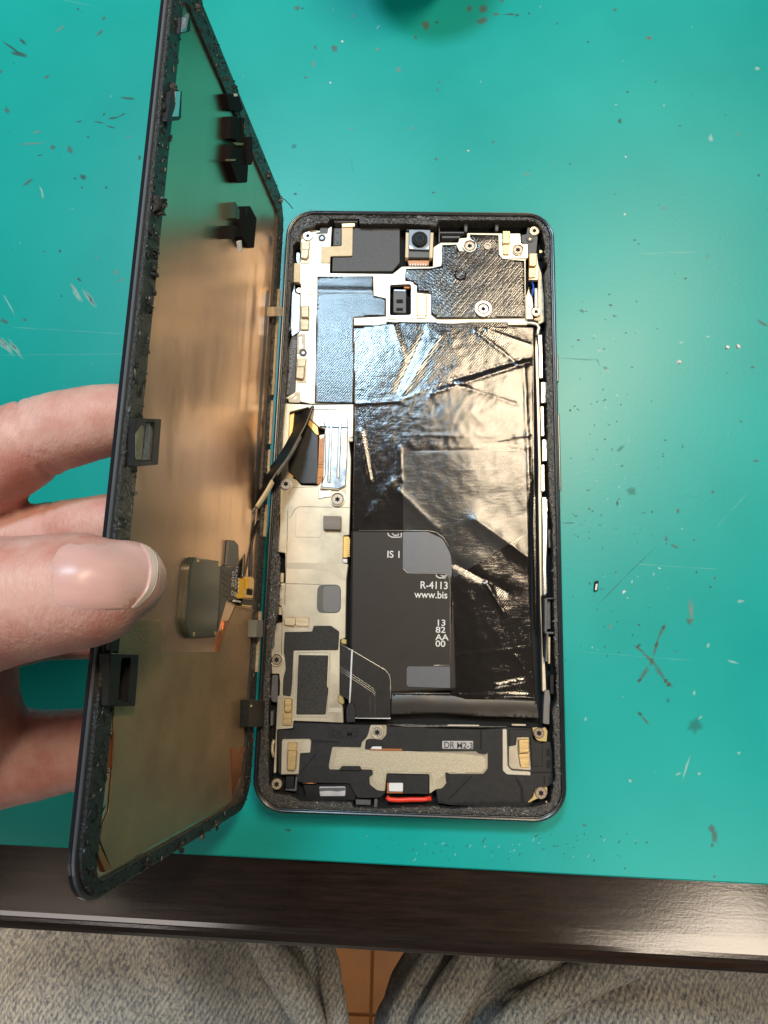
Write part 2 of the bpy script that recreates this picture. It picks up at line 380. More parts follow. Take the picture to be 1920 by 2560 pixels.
# worn marks: soft irregular flecks, each a fan of triangles fading to its rim
def mark_mat():
    m, nt, b = nodes_of('mat_marks'); N, LK = nt.nodes, nt.links
    a = N.new('ShaderNodeVertexColor'); a.layer_name = 'mark'; LK.new(a.outputs['Color'], b.inputs['Base Color']); LK.new(a.outputs['Alpha'], b.inputs['Alpha']); b.inputs['Roughness'].default_value = .45
    return m
CO = dict(b=(.13, .105, .085), d=(.045, .075, .07), p=(.50, .78, .72), w=(.86, .86, .82), t=(.008, .20, .18), r=(.36, .06, .035), g=(.26, .34, .30))
V, Fc, VC = [], [], []
rm = random.Random(3)
def fleck(cx, cy, ln, wd, ang, c, al=.8, z=.03):
    a = math.radians(ang); i0 = len(V); n = 11
    jit = [rm.uniform(.7, 1.3) for _ in range(n)]
    for f, q in ((0, al), (.45, al * .8), (1, 0)):
        for k in range(n if f else 1):
            t = 2 * math.pi * k / n; u, v = ln / 2 * f * jit[k] * math.cos(t), wd / 2 * f * jit[k] * math.sin(t)
            x, y = P(cx + u * math.cos(a) - v * math.sin(a), cy - u * math.sin(a) - v * math.cos(a), 0)
            V.append((x, y, z + rm.uniform(0, .02))); VC.append((*CO[c], q))
    for k in range(n):
        k2 = (k + 1) % n
        Fc.append((i0, i0 + 1 + k2, i0 + 1 + k)); Fc.append((i0 + 1 + k, i0 + 1 + k2, i0 + 1 + n + k2, i0 + 1 + n + k))
def stroke(p, wd, c, al=.8):
    for (x1, y1), (x2, y2) in zip(p, p[1:]):
        l = math.hypot(x2 - x1, y2 - y1); k = max(1, int(l / 60))
        for i in range(k):
            t0, t1 = i / k, (i + 1) / k
            fleck(x1 + (x2 - x1) * (t0 + t1) / 2, y1 + (y2 - y1) * (t0 + t1) / 2, l / k * 1.25, wd * rm.uniform(.7, 1.3), -math.degrees(math.atan2(y2 - y1, x2 - x1)), c, al * rm.uniform(.6, 1.1))
LIST = """195,23,8,8,0,d 259,46,13,11,20,b 250,82,24,12,45,b 150,72,34,7,35,g 48,135,52,16,-15,d 26,117,60,7,-35,d 56,104,24,9,-40,d 117,193,20,10,40,b 2,179,10,12,0,b
17,275,16,19,20,b 321,246,46,7,-8,d 260,286,11,7,40,d 247,306,30,5,-10,d 278,318,26,5,-15,d 197,304,20,5,10,d 321,342,14,5,10,g 220,342,8,7,0,d 93,330,30,7,10,g 132,368,20,16,0,b 175,375,14,26,10,b 100,388,20,4,0,d
82,359,80,6,3,g 69,456,40,10,35,b 104,477,34,6,-70,p 106,490,20,4,-70,p 208,443,22,14,-10,d 187,446,10,6,0,d 205,469,8,8,0,d 266,469,9,8,0,d 349,394,10,14,10,d 363,392,6,6,0,d 150,628,8,10,0,d 243,645,12,6,-20,g 290,681,14,18,0,g 304,700,30,6,20,g
191,733,66,14,-58,p 186,725,40,8,-58,g 226,747,72,15,-56,p 224,744,52,9,-56,d 198,699,18,7,-50,d 110,628,9,6,0,b 11,803,26,14,-30,b 13,864,66,20,-52,p 10,858,44,12,-52,d 38,872,62,12,-52,p 36,868,46,7,-52,d 62,800,14,10,0,b 154,740,7,6,0,d 22,760,80,5,-60,p
743,20,20,14,10,b 756,21,9,6,0,d 788,119,10,14,0,b 835,120,19,25,20,b 856,104,8,7,0,w 826,207,7,6,0,w 1039,94,12,11,30,b 1063,63,22,36,20,b 1092,56,10,8,0,d 1173,22,18,22,0,b 1207,22,26,28,0,b 1205,52,34,22,10,b 1240,36,22,10,0,b 1275,36,36,6,0,d 1293,38,12,8,0,d 1255,2,14,8,0,b
996,174,18,15,0,g 943,123,14,12,0,g 1097,205,7,7,0,b 1094,226,7,10,0,b 1171,377,7,6,0,w 1233,355,8,10,0,b 1091,398,12,8,-40,b 1084,482,8,6,0,d 878,322,14,6,10,g 1028,321,12,9,0,g 783,160,10,18,0,g 764,193,10,9,0,b 882,40,14,8,20,g 945,68,18,3,50,p 735,365,20,14,0,t 738,485,10,8,0,d
1623,95,15,11,0,r 1549,303,12,14,0,d 1569,230,9,5,10,d 1639,204,8,5,20,d 1700,314,9,4,0,d 1470,105,8,6,0,d 1322,33,7,7,0,d 1393,59,6,8,0,d 1538,25,12,10,0,b 1897,438,8,9,0,d 1662,520,16,9,0,g 1564,392,8,5,0,w 1562,536,8,7,0,w 1540,262,8,6,0,p 1660,264,8,7,0,p 1777,346,16,22,10,p 1847,335,10,8,0,g 1893,172,16,12,0,p
1881,918,15,9,10,b 1523,736,8,6,0,d 1536,790,16,5,-10,d 1456,777,16,12,0,t 1460,774,8,6,0,p 1515,922,26,10,-45,t 1518,926,16,6,-45,w 1714,696,11,5,25,d 1908,809,40,9,-30,b 1768,642,9,9,0,g 1587,600,10,5,0,d 1596,610,7,5,0,d 1425,410,7,5,40,d 1317,436,16,10,0,g 1600,696,0,0,0,g 1702,857,16,10,10,p 1498,877,12,10,0,p 1446,850,10,6,0,d
1723,1553,22,18,0,b 1728,1530,16,70,5,g 1600,1784,16,12,-30,d 1612,1800,34,9,-50,b 1779,2070,22,26,0,b 1786,2090,22,44,10,b 1780,2112,12,14,0,b 1738,1814,46,40,40,t 1749,1795,16,7,40,p 1714,1922,70,7,72,p 1695,1935,18,7,30,p 1748,1934,12,10,0,p 1847,1882,12,8,20,p 1665,1347,10,18,10,b 1687,1366,26,8,-25,b 1695,1277,10,15,0,b
1890,1152,16,10,0,b 1782,1230,10,10,0,b 1852,1053,12,6,-10,b 1578,1228,34,24,-20,t 1543,1258,9,18,0,d 1551,1122,26,10,45,t 1663,1100,8,5,0,d 1776,1467,9,6,0,d 1741,1431,6,8,0,d 1787,1446,7,14,20,b 1735,1350,10,7,0,b 1559,1480,12,8,40,w 1562,1478,7,6,0,w 1461,2063,14,8,-10,b 1502,2091,6,6,0,d 1617,2106,6,6,0,d 1562,2171,10,4,50,d 1786,2191,12,10,0,b
1770,1614,10,14,0,p 1832,1655,34,7,-15,p 1850,1503,22,9,0,p 1735,1732,9,16,0,p 1670,1752,12,14,0,t 1464,1797,8,12,0,p 1575,1952,10,12,45,p 1690,1628,7,4,0,b 1525,1567,8,16,0,g 1598,1562,10,6,0,d 1780,1640,0,0,0,b 1630,1280,7,8,0,d 1611,1281,6,6,0,d 720,2075,22,7,-10,d 1210,2100,22,4,60,d 1385,2115,8,5,0,d 1409,2134,6,5,0,d 1340,2090,12,5,30,d"""
for it in LIST.split():
    a = it.split(',')
    if float(a[2]): fleck(*[float(q) for q in a[:5]], a[5], .7 if a[5] in 'wd' else .52)
stroke([(269, 297), (295, 293), (315, 282)], 7, 'd'); stroke([(26, 818), (312, 835)], 4, 'p', .14); stroke([(0, 888), (317, 885)], 3, 'p', .15)
stroke([(1662, 1562), (1646, 1592), (1633, 1642), (1625, 1665), (1597, 1702)], 12, 'b', .6); stroke([(1586, 1613), (1610, 1632), (1640, 1664), (1662, 1700), (1682, 1719)], 12, 'b', .6)
for q in ((1658, 1568), (1641, 1612), (1598, 1701), (1664, 1702), (1596, 1615), (1672, 1712)): fleck(*q, 15, 9, 40, 'd', .8)
stroke([(1632, 1374), (1560, 1445), (1494, 1513)], 4, 't', .6); stroke([(1586, 1410), (1798, 1423)], 3, 'p', .2); stroke([(1445, 1629), (1727, 1651)], 3, 'p', .16); stroke([(1784, 1326), (1868, 1233)], 3, 'p', .2)
stroke([(1407, 1307), (1435, 1307)], 4, 't', .9); stroke([(1409, 896), (1490, 900)], 4, 't', .5); stroke([(1490, 895), (1500, 915)], 4, 't', .7); stroke([(1590, 636), (1735, 630)], 4, 'p', .3)
for k in range(130):
    x, y = rm.gauss(1500, 90), rm.uniform(760, 1640)
    if x < 1415 + (y - 760) * .02: continue
    fleck(x, y, rm.uniform(3, 13), rm.uniform(3, 6), rm.uniform(0, 180), rm.choice('tttppd'), rm.uniform(.4, .8))
for k in range(170):
    x, y = rm.uniform(0, 1920), rm.uniform(0, 2180)
    fleck(x, y, rm.uniform(3, 8), rm.uniform(2, 5), rm.uniform(0, 180), rm.choice('tppdbg'), rm.uniform(.2, .6))
for k in range(60):
    x = rm.uniform(900, 1600); fleck(x, 2060 + rm.uniform(25, 95), rm.uniform(4, 14), rm.uniform(2, 4), rm.uniform(20, 70), rm.choice('tdp'), .6)
for k in range(9):
    x, y, a, l = rm.uniform(0, 1920), rm.uniform(0, 2000), rm.uniform(0, 6.3), rm.uniform(30, 160)
    stroke([(x, y), (x + l * math.cos(a), y + l * math.sin(a))], 3, rm.choice('pt'), .14)
mk = raw('scuff_marks', V, Fc, mark_mat(), mat_t)
ca = mk.data.color_attributes.new('mark', 'FLOAT_COLOR', 'POINT')
for i, c in enumerate(VC): ca.data[i].color = c
mk['kind'] = 'stuff'
# loose bits lying on the mat
def crumb(name, label, cat, q, r, h, mat, ln=1., ang=0.):
    V, Fc = [], []; rr = random.Random(int(q[0])); x, y = P(*q, 0)
    lumps(V, Fc, (0, 0, .05), r, h, rr)
    V = [(x + (v[0] * ln) * math.cos(ang) - v[1] * math.sin(ang), y + (v[0] * ln) * math.sin(ang) + v[1] * math.cos(ang), v[2] + .03) for v in V]
    o = raw(name, V, Fc, mat); o['label'] = label; o['category'] = cat; return o
crumb_m = M('crumb_white', (.78, .75, .70), .6, bump=.3)
crumb('crumb', 'white crumb on the mat, left one of the close pair near the right edge', 'crumb', (1818, 869), .62, .5, crumb_m, 1.3, -.3)['group'] = 'white crumbs on the mat'
crumb('crumb', 'white crumb on the mat, right one of the close pair beside a brown smudge', 'crumb', (1845, 867), .62, .5, crumb_m, 1.2, -.8)['group'] = 'white crumbs on the mat'
crumb('crumb', 'white crumb lying alone on the mat, lower left of the close pair', 'crumb', (1698, 906), .65, .5, crumb_m, 1.1)['group'] = 'white crumbs on the mat'
cq = P(1490, 1465, 0)
chip = thing('metal_sliver', 'tiny dark sliver with a white face lying on mat right of the phone', 'debris', (cq[0], cq[1], 0))
prism('sliver_body', pts('p 1486,1454 1495,1452 1493,1477 1484,1479', 0), .05, .7, void, chip, .2, .1)
prism('sliver_face', pts('p 1489,1460 1494,1459 1492,1475 1487,1476', .7), .71, .85, crumb_m, chip, .2, .05)
# made-up dish beyond the top edge, tall so its shadow darkens the mat
dish_m = M('dark_green_rubber', (.012, .05, .04), .5, var=.2, bump=.2)
dc = P(1040, -132, 0)
dish = thing('shadow_dish', 'made-up dark green round dish that shades the far end of the mat above the phone', 'dish', (dc[0], dc[1], 0))
V, Fc = [], []; pr = [(0, .05), (15, .05), (16.5, 1.6), (18.6, 34), (18.4, 36), (17.2, 36), (15.4, 4), (0, 3)]; n = 40
for r_, z_ in pr:
    for k in range(n): V.append((dc[0] + r_ * math.cos(2 * math.pi * k / n), dc[1] + r_ * math.sin(2 * math.pi * k / n), z_))
for i in range(len(pr) - 1):
    for k in range(n): a, b = i * n + k, i * n + (k + 1) % n; Fc.append((a, b, b + n, a + n))
raw('bowl', V, Fc, dish_m, dish, True)

# ================================================================== the opened phone body
ph = thing('opened_phone', 'opened black phone lying on the green mat with board and battery showing', 'phone', (W / 2, L / 2, 0))
def rrect(x0, y0, x1, y1, r, n=8):
    out = []
    for cx, cy, a0 in ((x1 - r, y1 - r, 0), (x0 + r, y1 - r, 90), (x0 + r, y0 + r, 180), (x1 - r, y0 + r, 270)):
        for k in range(n + 1):
            a = math.radians(a0 + 90 * k / n); out.append((cx + r * math.cos(a), cy + r * math.sin(a)))
    return out
# inner outline of the glued ledge
INN = pts("""C 245,1659 265,900 300,500 A 165,1660 160,1500 165,1360 190,1300 165,1230 190,880 215,850 215,640 218,470 240,435 285,430 285,370 320,305 380,285 440,270 470,240 580,240 600,195 905,195 905,245 1330,245 1400,238
B 0,245 255,262 300,270 320,208 1250,208 1340,240 1395,310 1400,380 1420,470 1420,640 1445,650 1445,700 1415,760 1430,1000 1440,1250 1425,1400 1430,1659 D 1440,400 1450,1000 F 1465,20 1500,300 1510,1050 1520,1400 1520,1650
H 1505,300 1505,600 1462,700 1472,900 1480,1100 1492,1400 1472,1480 1440,1640 1270,1692 690,1692 430,1710 290,1692 200,1684 G 1420,1747 1090,1745 1080,1692 560,1672 430,1612 265,1590 215,1500 210,1100 215,650 222,580 228,300 240,50 E 290,1300 320,1100 335,640 310,590 315,200""", 6.7)
rim0 = rrect(0, 0, W, L, 7.6)
def loft(name, loops, zs, mat, parent):
    n = len(loops[0]); V = []; Fc = []
    for lp, z in zip(loops, zs): V += [(x, y, z) for x, y in lp]
    for i in range(len(loops) - 1):
        for k in range(n):
            a, b = i * n + k, i * n + (k + 1) % n; Fc.append((a, b, b + n, a + n))
    return raw(name, V, Fc, mat, parent, True)
rl = lambda d: rrect(d, d, W - d, L - d, 7.6 - d)
loft('side_frame', [rl(1.6), rl(.5), rl(.1), rl(0), rl(0), rl(.15), rl(.5), rl(.62), rl(.85), rl(.98), rl(1.25), rl(1.3)], [0.02, .3, 1.1, 2.2, 5.6, 6.7, 7.25, 7.3, 7.05, 7.05, 7.42, 6.3], satin, ph)
V0 = rl(1.28)
prism('glue_ledge', V0, 3.2, 6.7, glue, ph, 0, .1, [INN])
prism('back_floor', rl(.9), .6, 2.2, void, ph, 0, .1)
# dried glue crumbs all over the ledge
rg = random.Random(5); V, Fc = [], []; tries = 0
while len(V) < 2300 * 11 and tries < 90000:
    tries += 1; x, y = rg.uniform(.9, W - .9), rg.uniform(.9, L - .9)
    if 6.5 < x < W - 7 and 7 < y < L - 8: continue
    if inside(x, y, INN) or not inside(x, y, V0): continue
    lumps(V, Fc, (x, y, 6.7), rg.uniform(.12, .36), rg.uniform(.06, .26), rg, 1, rg.uniform(1, 3.2), (1.57 if (x < 5 or x > W - 5) else 0) + rg.gauss(0, .6))
o = raw('glue_residue', V, Fc, glue_lump, ph); o['kind'] = 'stuff'
# side keys on the right edge
for sp in ('D 1570,40 1588,40 1590,325 1574,325', 'D 1580,655 1602,655 1612,1445 1592,1445'):
    q = pts(sp, 4.4); y0, y1 = q[2][1], q[0][1]
    prism('side_key', [(W - .4, y0), (W + .55, y0), (W + .55, y1), (W - .4, y1)], 3.0, 5.4, satin, ph, .3, .2)
b = lambda nm, sp, z0, z1, mat, r=.25, bev=.1, par=None: box(nm, sp, z0, z1, mat, par or ph, r, P, bev)
def screw(f, x, y, z, mat, r=1.38, collar=None, tilt=0.):
    q = P(*px(f, x, y), z)
    s = disc('screw', q, r, z - .5, z + .12, mat, ph, 28, .16)
    a = [(q[0] + (.78 if k % 2 else .45) * math.cos(math.pi * k / 6 + tilt), q[1] + (.78 if k % 2 else .45) * math.sin(math.pi * k / 6 + tilt)) for k in range(12)]
    prism('star_socket', a, z + .05, z + .15, void, s, 0, .01)
    ringd('head_rim', q, r * .80, r * .72, z + .10, z + .15, mat, s, 28)
    if collar: ringd('screw_collar', q, collar, r + .18, z - .5, z + .28, plate2, ph, 28)
    return s
PZ = 5.2
# ---- upper shield plate
prism('shield_plate', pts("""A 298,365 345,308 410,305 490,318 560,300 622,272 610,480 600,757 1250,765 1345,690 1395,688 B 258,690 262,490 340,440 520,440 530,395 610,390 612,340 1165,345 1172,450 1245,455 1250,600 1222,615 1222,1240 1240,1295 300,1300
A 1640,1310 1190,1262 1180,1300 850,1300 850,2095 C 575,540 300,480 A 239,1990 255,1640 258,1400 292,1350 292,980 298,870 222,850 225,652 292,650""", PZ), 4.1, PZ, plate, ph, .3, .12,
      [pts('A 1225,880 1440,872 1440,1190 1222,1195', PZ)])
prism('window_rim', pts('A 1190,850 1470,842 1470,1228 1190,1235', PZ + .25), PZ, PZ + .25, plate2, ph, .6, .1, [pts('A 1225,878 1440,872 1440,1190 1222,1195', PZ + .25)])
b('graphite_sheet', 'A 640,290 1325,290 1325,648 1250,738 622,740', 3.9, 4.9, pad, .3)
b('pad_chip', 'A 650,300 718,300 712,470 642,470', 4.9, 5.15, greyp, .2)
for sp in ('A 668,330 690,330 690,345 668,345', 'A 668,420 690,420 690,450 668,450'): b('pad_chip', sp, 5.15, 5.25, print_d, .1)
b('earpiece_flex', 'A 722,262 838,262 832,578 605,582 600,655 506,652 512,484 722,474', 5.2, 5.42, beige, .35)
b('flex_tip', 'A 722,243 862,240 858,276 726,280', 5.3, 5.75, gold, .15)
b('earpiece_bar', 'A 640,206 890,206 886,232 646,232', 3.5, 6.0, greyp, .2)
b('earpiece_slot', 'A 970,150 1530,150 1530,186 970,186', 6.6, 6.78, void, .2, .04)
b('slot_edge', 'A 960,138 1540,136 1540,148 960,150', 6.6, 6.85, tan, .1, .05)
b('slot_edge', 'A 1500,150 1545,150 1560,190 1500,190', 6.6, 6.84, greyp, .1, .05)
b('black_tape', 'A 497,290 560,282 582,300 575,345 455,350 460,338 495,330', 5.2, 5.32, greyp, .1)
# plastic and metal down the left edge
b('antenna_spring', 'A 256,540 288,548 286,652 258,652 250,600', 4.4, 4.9, bluegrey, .3)
b('antenna_plate', 'A 235,862 242,962 290,980 286,1360 205,1420 192,1320 205,975', 3.9, 4.7, bluegrey, .35)
o = b('antenna_carrier', 'A 200,1425 262,1398 252,1640 C 420,5 410,390 402,418 330,458 306,440 325,10', 3.9, 4.75, greyp, .35)
q = P(*px('A', 236, 1462), 4.8); text('carrier_print', 'BRGVVKMM-2.DCR', 1.9, (q[0] - .6, q[1] + .4), 4.77, M('carrier_ink', (.26, .28, .33), .5), o, math.radians(-96.5), sx=1.15)
disc('gold_dot', P(*px('A', 280, 938), 4.8), .75, 4.2, 5.0, gold_dot, ph)
prism('slot_frame', pts('A 262,1385 346,1385 346,1548 320,1585 258,1590', 5.4), 5.2, 5.36, channel, ph, .2, .05, [pts('A 275,1412 318,1408 306,1462 322,1510 318,1540 275,1540', 5.4)])
prism('slot_frame', pts('C 405,412 455,416 458,525 338,522 335,472 400,458', 5.4), 5.2, 5.36, channel, ph, .3, .05, [pts('C 405,448 424,450 420,478 398,494 372,490 378,478', 5.4)])
for f, x, y in (('A', 518, 392), ('A', 322, 1582)):
    q = P(*px(f, x, y), 5.3); ringd('locating_post', q, .98, .5, 5.1, 5.55, greyp, ph); disc('post_core', q, .5, 4.8, 5.3, bluegrey, ph, 14)
# folded spring contacts
def spring(name, top, fold, mat, base=None, z=PZ, h=.75):
    if base: b(name + '_base', base, z, z + .14, tan, .2, .05)
    o = b(name, top, z + .1, z + h * .55, mat, .25, .12)
    if fold: b('contact_fold', fold, z + .1, z + h, mat, .3, .2, o)
    return o
spring('spring_contact', 'A 305,430 392,430 388,510 305,515', 'A 298,512 380,505 378,585 355,612 295,600', tan, 'A 296,428 394,425 388,660 300,658')
spring('spring_contact', 'A 300,1255 382,1250 378,1345 298,1345', 'A 298,1100 384,1095 382,1235 372,1215 300,1215', tan, 'A 294,1095 388,1092 384,1350 292,1350', h=.9)
spring('spring_contact', 'C 432,72 520,72 510,152 428,152', 'C 418,150 505,150 498,262 480,282 410,270', tan, 'C 425,66 524,66 516,320 425,318', h=1.)
b('edge_contact', 'A 228,655 292,655 290,850 222,850', 5.2, 5.55, beige, .2)
b('board_label', 'A 380,842 462,842 460,988 374,988', 5.2, 5.27, channel, .1, .03)
b('board_label', 'A 395,860 445,860 445,970 390,970', 5.27, 5.31, plate, .1, .02)
spring('spring_contact', 'A 1505,985 1598,985 1600,1200 1505,1200', None, gold, 'A 1498,980 1606,980 1606,1228 1500,1228')
b('contact_fold', 'A 1512,1190 1590,1190 1588,1222 1512,1222', 5.2, 5.45, plate2, .1)
# sensor in its window
o = b('sensor', 'A 1258,925 1392,928 1390,1172 1258,1165', 3.6, 4.95, greyp, .3)
b('sensor_eye', 'A 1290,1030 1358,1030 1358,1072 1290,1070', 4.9, 5.0, void, .1, .03, o); b('sensor_eye', 'A 1290,1118 1358,1118 1358,1152 1286,1150', 4.9, 5.0, void, .1, .03, o)
b('sensor_lip', 'A 1262,928 1388,930 1380,946 1270,944', 4.95, 5.2, bluegrey, .1, .03, o); b('sensor_flex', 'A 1365,890 1430,890 1430,915 1368,915', 4.0, 4.6, kapton, .1)
# ---- front camera
o = b('front_camera', 'T 455,185 755,188 742,472 452,462', 3.2, 5.3, M('camera_grey', (.16, .165, .18), .35, metal=.6), .3)
b('camera_side', 'T 412,222 462,226 448,576 402,572', 3.2, 5.0, beige, .15, .1, o); b('camera_side', 'T 748,226 796,228 782,580 735,576', 3.2, 5.0, beige, .15, .1, o)
b('camera_base', 'T 450,470 738,476 732,576 446,572', 3.0, 4.7, greyp, .15, .1, o)
for sp in ('T 460,405 490,420 520,452 470,455', 'T 735,405 715,430 680,455 730,455'): b('solder_tab', sp, 5.2, 5.4, plate2, .05, .03, o)
cl = P(*px('T', 603, 310), 6.0)
disc('lens_barrel', cl, 2.15, 5.0, 6.2, black, o, 36, .25); ringd('lens_ring', cl, 1.8, 1.1, 6.1, 6.3, void, o, 36)
disc('lens', cl, 1.1, 5.9, 6.21, glass, o, 30, .25)
b('camera_flex', 'T 435,612 740,612 728,684 450,684', 3.0, 3.9, kapton, .1); 
for k in range(7): b('flex_pad', 'T %d,655 %d,655 %d,685 %d,687' % (465 + 36 * k, 482 + 36 * k, 480 + 36 * k, 462 + 36 * k), 3.9, 4.0, white, .05, .02)
b('camera_stop', 'T 420,180 460,180 455,205 420,205', 3, 5.6, black, .1)
# ---- ribs and bracket at the upper right
for sp in ('B 582,245 620,245 614,328 586,328', 'B 902,248 940,250 936,318 906,318'): b('rib', sp, 2.2, 5.0, greyp, .15)
for sp in ('B 322,328 582,328 582,344 322,344', 'B 352,372 540,372 540,394 348,394', 'B 318,215 330,215 332,440 316,440'): b('rib', sp, 2.2, 4.4, greyp, .1)
b('contact_bracket', 'B 945,346 1165,346 1172,452 1245,456 1246,602 985,612 945,570', PZ, PZ + .22, plate2, .4)
spring('spring_contact', 'B 985,455 1050,455 1048,565 984,562', 'B 980,318 1062,318 1060,440 1048,455 980,452', gold, None, PZ + .2, .9)
b('corner_bracket', 'B 1175,362 1228,352 1240,282 1338,290 1345,400 1330,562 1250,562 1246,455 1178,440', 4.2, 5.1, greyp, .3)
b('edge_strip', 'B 1335,560 1352,660 1385,760 1410,1010 1415,1262 1375,1280 1350,1290 1345,1000 1348,830', 3.9, 4.7, channel, .3)
b('antenna_foot', 'B 1255,552 1340,552 1345,620 1358,700 1348,830 1250,828', 4.2, 5.15, plate, .2)
spring('spring_contact', 'B 1252,705 1328,705 1322,800 1252,805', 'B 1256,552 1338,556 1336,665 1318,688 1254,682', gold, None, 5.1, .9)
b('side_plate', 'B 1222,1000 1255,900 1262,960 1290,1010 1300,1110 1280,1140 1300,1235 1225,1235', 4.3, 5.25, plate, .2)
b('white_strip', 'U 945,1245 992,1245 1000,1570 965,1590 945,1560', 4.0, 4.9, white, .2)
tube('blue_lead', [(*P(*px('U', x, y), 5.0), z) for x, y, z in ((905, 1130, 4.2), (922, 1180, 4.7), (920, 1260, 5.2), (905, 1330, 5.1), (890, 1400, 4.6))], .26, blue, ph)
b('side_tab', 'U 930,1775 1050,1720 1048,1800 1000,1812 930,1790', 4.2, 4.9, beige, .2)
V1 = [(*P(*px('U', x, y), 5.0), 4.9) for x, y in ((790, 1780), (800, 1850), (900, 1850), (985, 1870), (1020, 1930), (1000, 2010), (985, 2060))]
tube('wire_guide', V1, .5, plate2, ph, 8, .8)
disc('gold_dot', P(*px('B', 1378, 535), 4.6), .5, 4.0, 4.7, gold_dot, ph, 14)
b('frame_step', 'B 1425,455 1442,460 1440,625 1422,620', 4.5, 6.2, greyp, .2)
for f, x, y, z in (('B', 825, 480, 5.85), ('B', 1265, 402, 5.2)):
    q = P(*px(f, x, y), z); ringd('locating_post', q, 1.05, .5, z - .2, z + .2, greyp if x > 1000 else channel, ph); disc('post_core', q, .5, z - .3, z, screw_lo, ph, 14)
# ---- black films over the shield
wr = lambda x, y, s, sd=0: mnoise.noise(Vector((x / s, y / s, sd)))
UF = pts('B 355,475 500,470 530,535 660,548 722,490 655,395 640,365 935,370 940,570 985,618 1206,632 1215,1222 300,1228 240,1180 240,965 90,950 95,880 40,850 -30,832 -20,720 230,715 345,690 355,640', PZ + .2)
sheet('upper_film', UF, .7, lambda x, y: PZ + .56 + .07 * wr(x, y, 4, 2) - .012 * max(0, x - 45) + .1 * math.exp(-((y - P(*px('B', 800, 420), 5.4)[1]) / 1.6) ** 2), woven, ph, .25)
q = P(*px('T', 1165, 825), 5.5); disc('film_dimple', q, 1.75, 5.3, 6.15, woven, ph, 8, .4)
UL = pts('A 470,792 1050,790 1055,988 1182,1018 1182,1200 850,1216 C 1012,530 605,522 A 455,1640 455,1290 468,1000', PZ + .3)
sheet('left_film', UL, .6, lambda x, y: PZ + .24 + .035 * wr(x, y, 6) + .14 * math.exp(-((y - P(*px('A', 700, 950), 5)[1]) / .9) ** 2), strip_film, ph, .25)
FILM = pts('p 884,822 1000,806 1336,817 1334,1180 1322,1260 1325,1500 1330,1600 1340,1746 1128,1749 1126,1456 1134,1428 1127,1383 1107,1345 1066,1327 880,1327 886,1010', 5.5)
RID = []   # ridges of the crumpled film: (x1, y1, x2, y2, width, height)
for x1, y1, x2, y2, w_, h_ in ((1080, 985, 1325, 905, 1.1, .34), (1130, 950, 1330, 890, .8, -.30), (1190, 830, 1300, 915, 1.0, .25), (1215, 826, 1325, 860, .7, .22), (1010, 1089, 1330, 1089, .35, .10), (890, 1010, 1000, 1003, .6, .26), (1000, 1003, 1100, 960, .5, .15), (903, 1080, 925, 1200, .9, .28), (1000, 1120, 1004, 1200, .8, .18),
                               (1140, 1410, 1265, 1478, 1.8, -.55), (1215, 1455, 1262, 1535, 1.2, .42), (1190, 1300, 1330, 1400, 4.5, .75), (1000, 1230, 1090, 1320, 3.0, .3), (920, 1290, 985, 1200, 2.2, .25), (1290, 1640, 1310, 1668, .5, .35), (1240, 1715, 1312, 1700, .6, .4), (1150, 1738, 1320, 1738, .5, .3), (1130, 1640, 1330, 1618, .5, .12),
                               (985, 815, 1010, 900, 1.4, .22), (1060, 830, 990, 980, 1.4, -.2), (1100, 840, 1010, 985, 1.0, .16), (1130, 960, 1290, 1010, .9, -.22), (1030, 1126, 1300, 1126, .4, -.12), (1120, 1460, 1128, 1560, .8, .4), (1310, 900, 1325, 1250, .8, .25), (1250, 1100, 1325, 1085, .5, .14), (1240, 1130, 1240, 1180, .5, .1)):
    a, c = P(x1, y1, 5.5), P(x2, y2, 5.5); RID.append((Vector(a), Vector(c), w_, h_))
def film_z(x, y):
    q = Vector((x, y)); k_ = 1 / (1 + math.exp(-(x - 50) / 3.5)); k2_ = 1 / (1 + math.exp(-(x - 46) / 7)); z = 5.9 + (.09 + .22 * k_) * wr(x, y, 13, 7) + (.022 + .04 * k_) * wr(x * 1.3 - y * .5, y + x * .5, 4.2, 3) + .03 * (1 - abs(wr(x - y * .6, y * .8 + x * .6, 3.1, 9))) ** 3 - .004 * max(0, x - 44) ** 1.5 - .03 * (1 - k2_) * 6 * math.log(1 + math.exp((104 - y) / 6)) - .035 * k2_ * 5 * math.log(1 + math.exp((x - 58) / 5)) + .02 * wr(x * 1.5 - y, y * .6 + x * .4, 1.6, 5)
    for a, c, w_, h_ in RID:
        d = c - a; t = max(0, min(1, (q - a).dot(d) / d.dot(d))); z += h_ * math.exp(-((q - a - d * t).length / w_ / .42)) * .7
    return z
sheet('battery_film', FILM, .42, film_z, film, ph, .5)
b('film_fold', 'B 0,1262 300,1262 290,1280 0,1282', 5.2, 6.05, film, .1, .2); b('film_fold', 'B 300,1290 640,1262 1040,1262 1040,1322 300,1325', 5.2, 5.95, film, .3, .25)
sheet('film_patch', rounded(pts('p 1008,1128 1316,1126 1318,1330 1240,1380 1134,1445 1127,1383 1107,1345 1066,1327 1008,1326', 5.9), .8), .5, lambda x, y: film_z(x, y) + .05, patch_film, ph)
b('film_edge', 'F 1292,0 1330,0 1338,700 1340,1385 1310,1390 1300,700 1285,300', 4.6, 5.5, film, .3, .3); b('film_edge', 'D 1288,0 1308,0 1312,600 1305,1000 1330,1650 1295,1655', 4.6, 5.45, film, .3, .3)
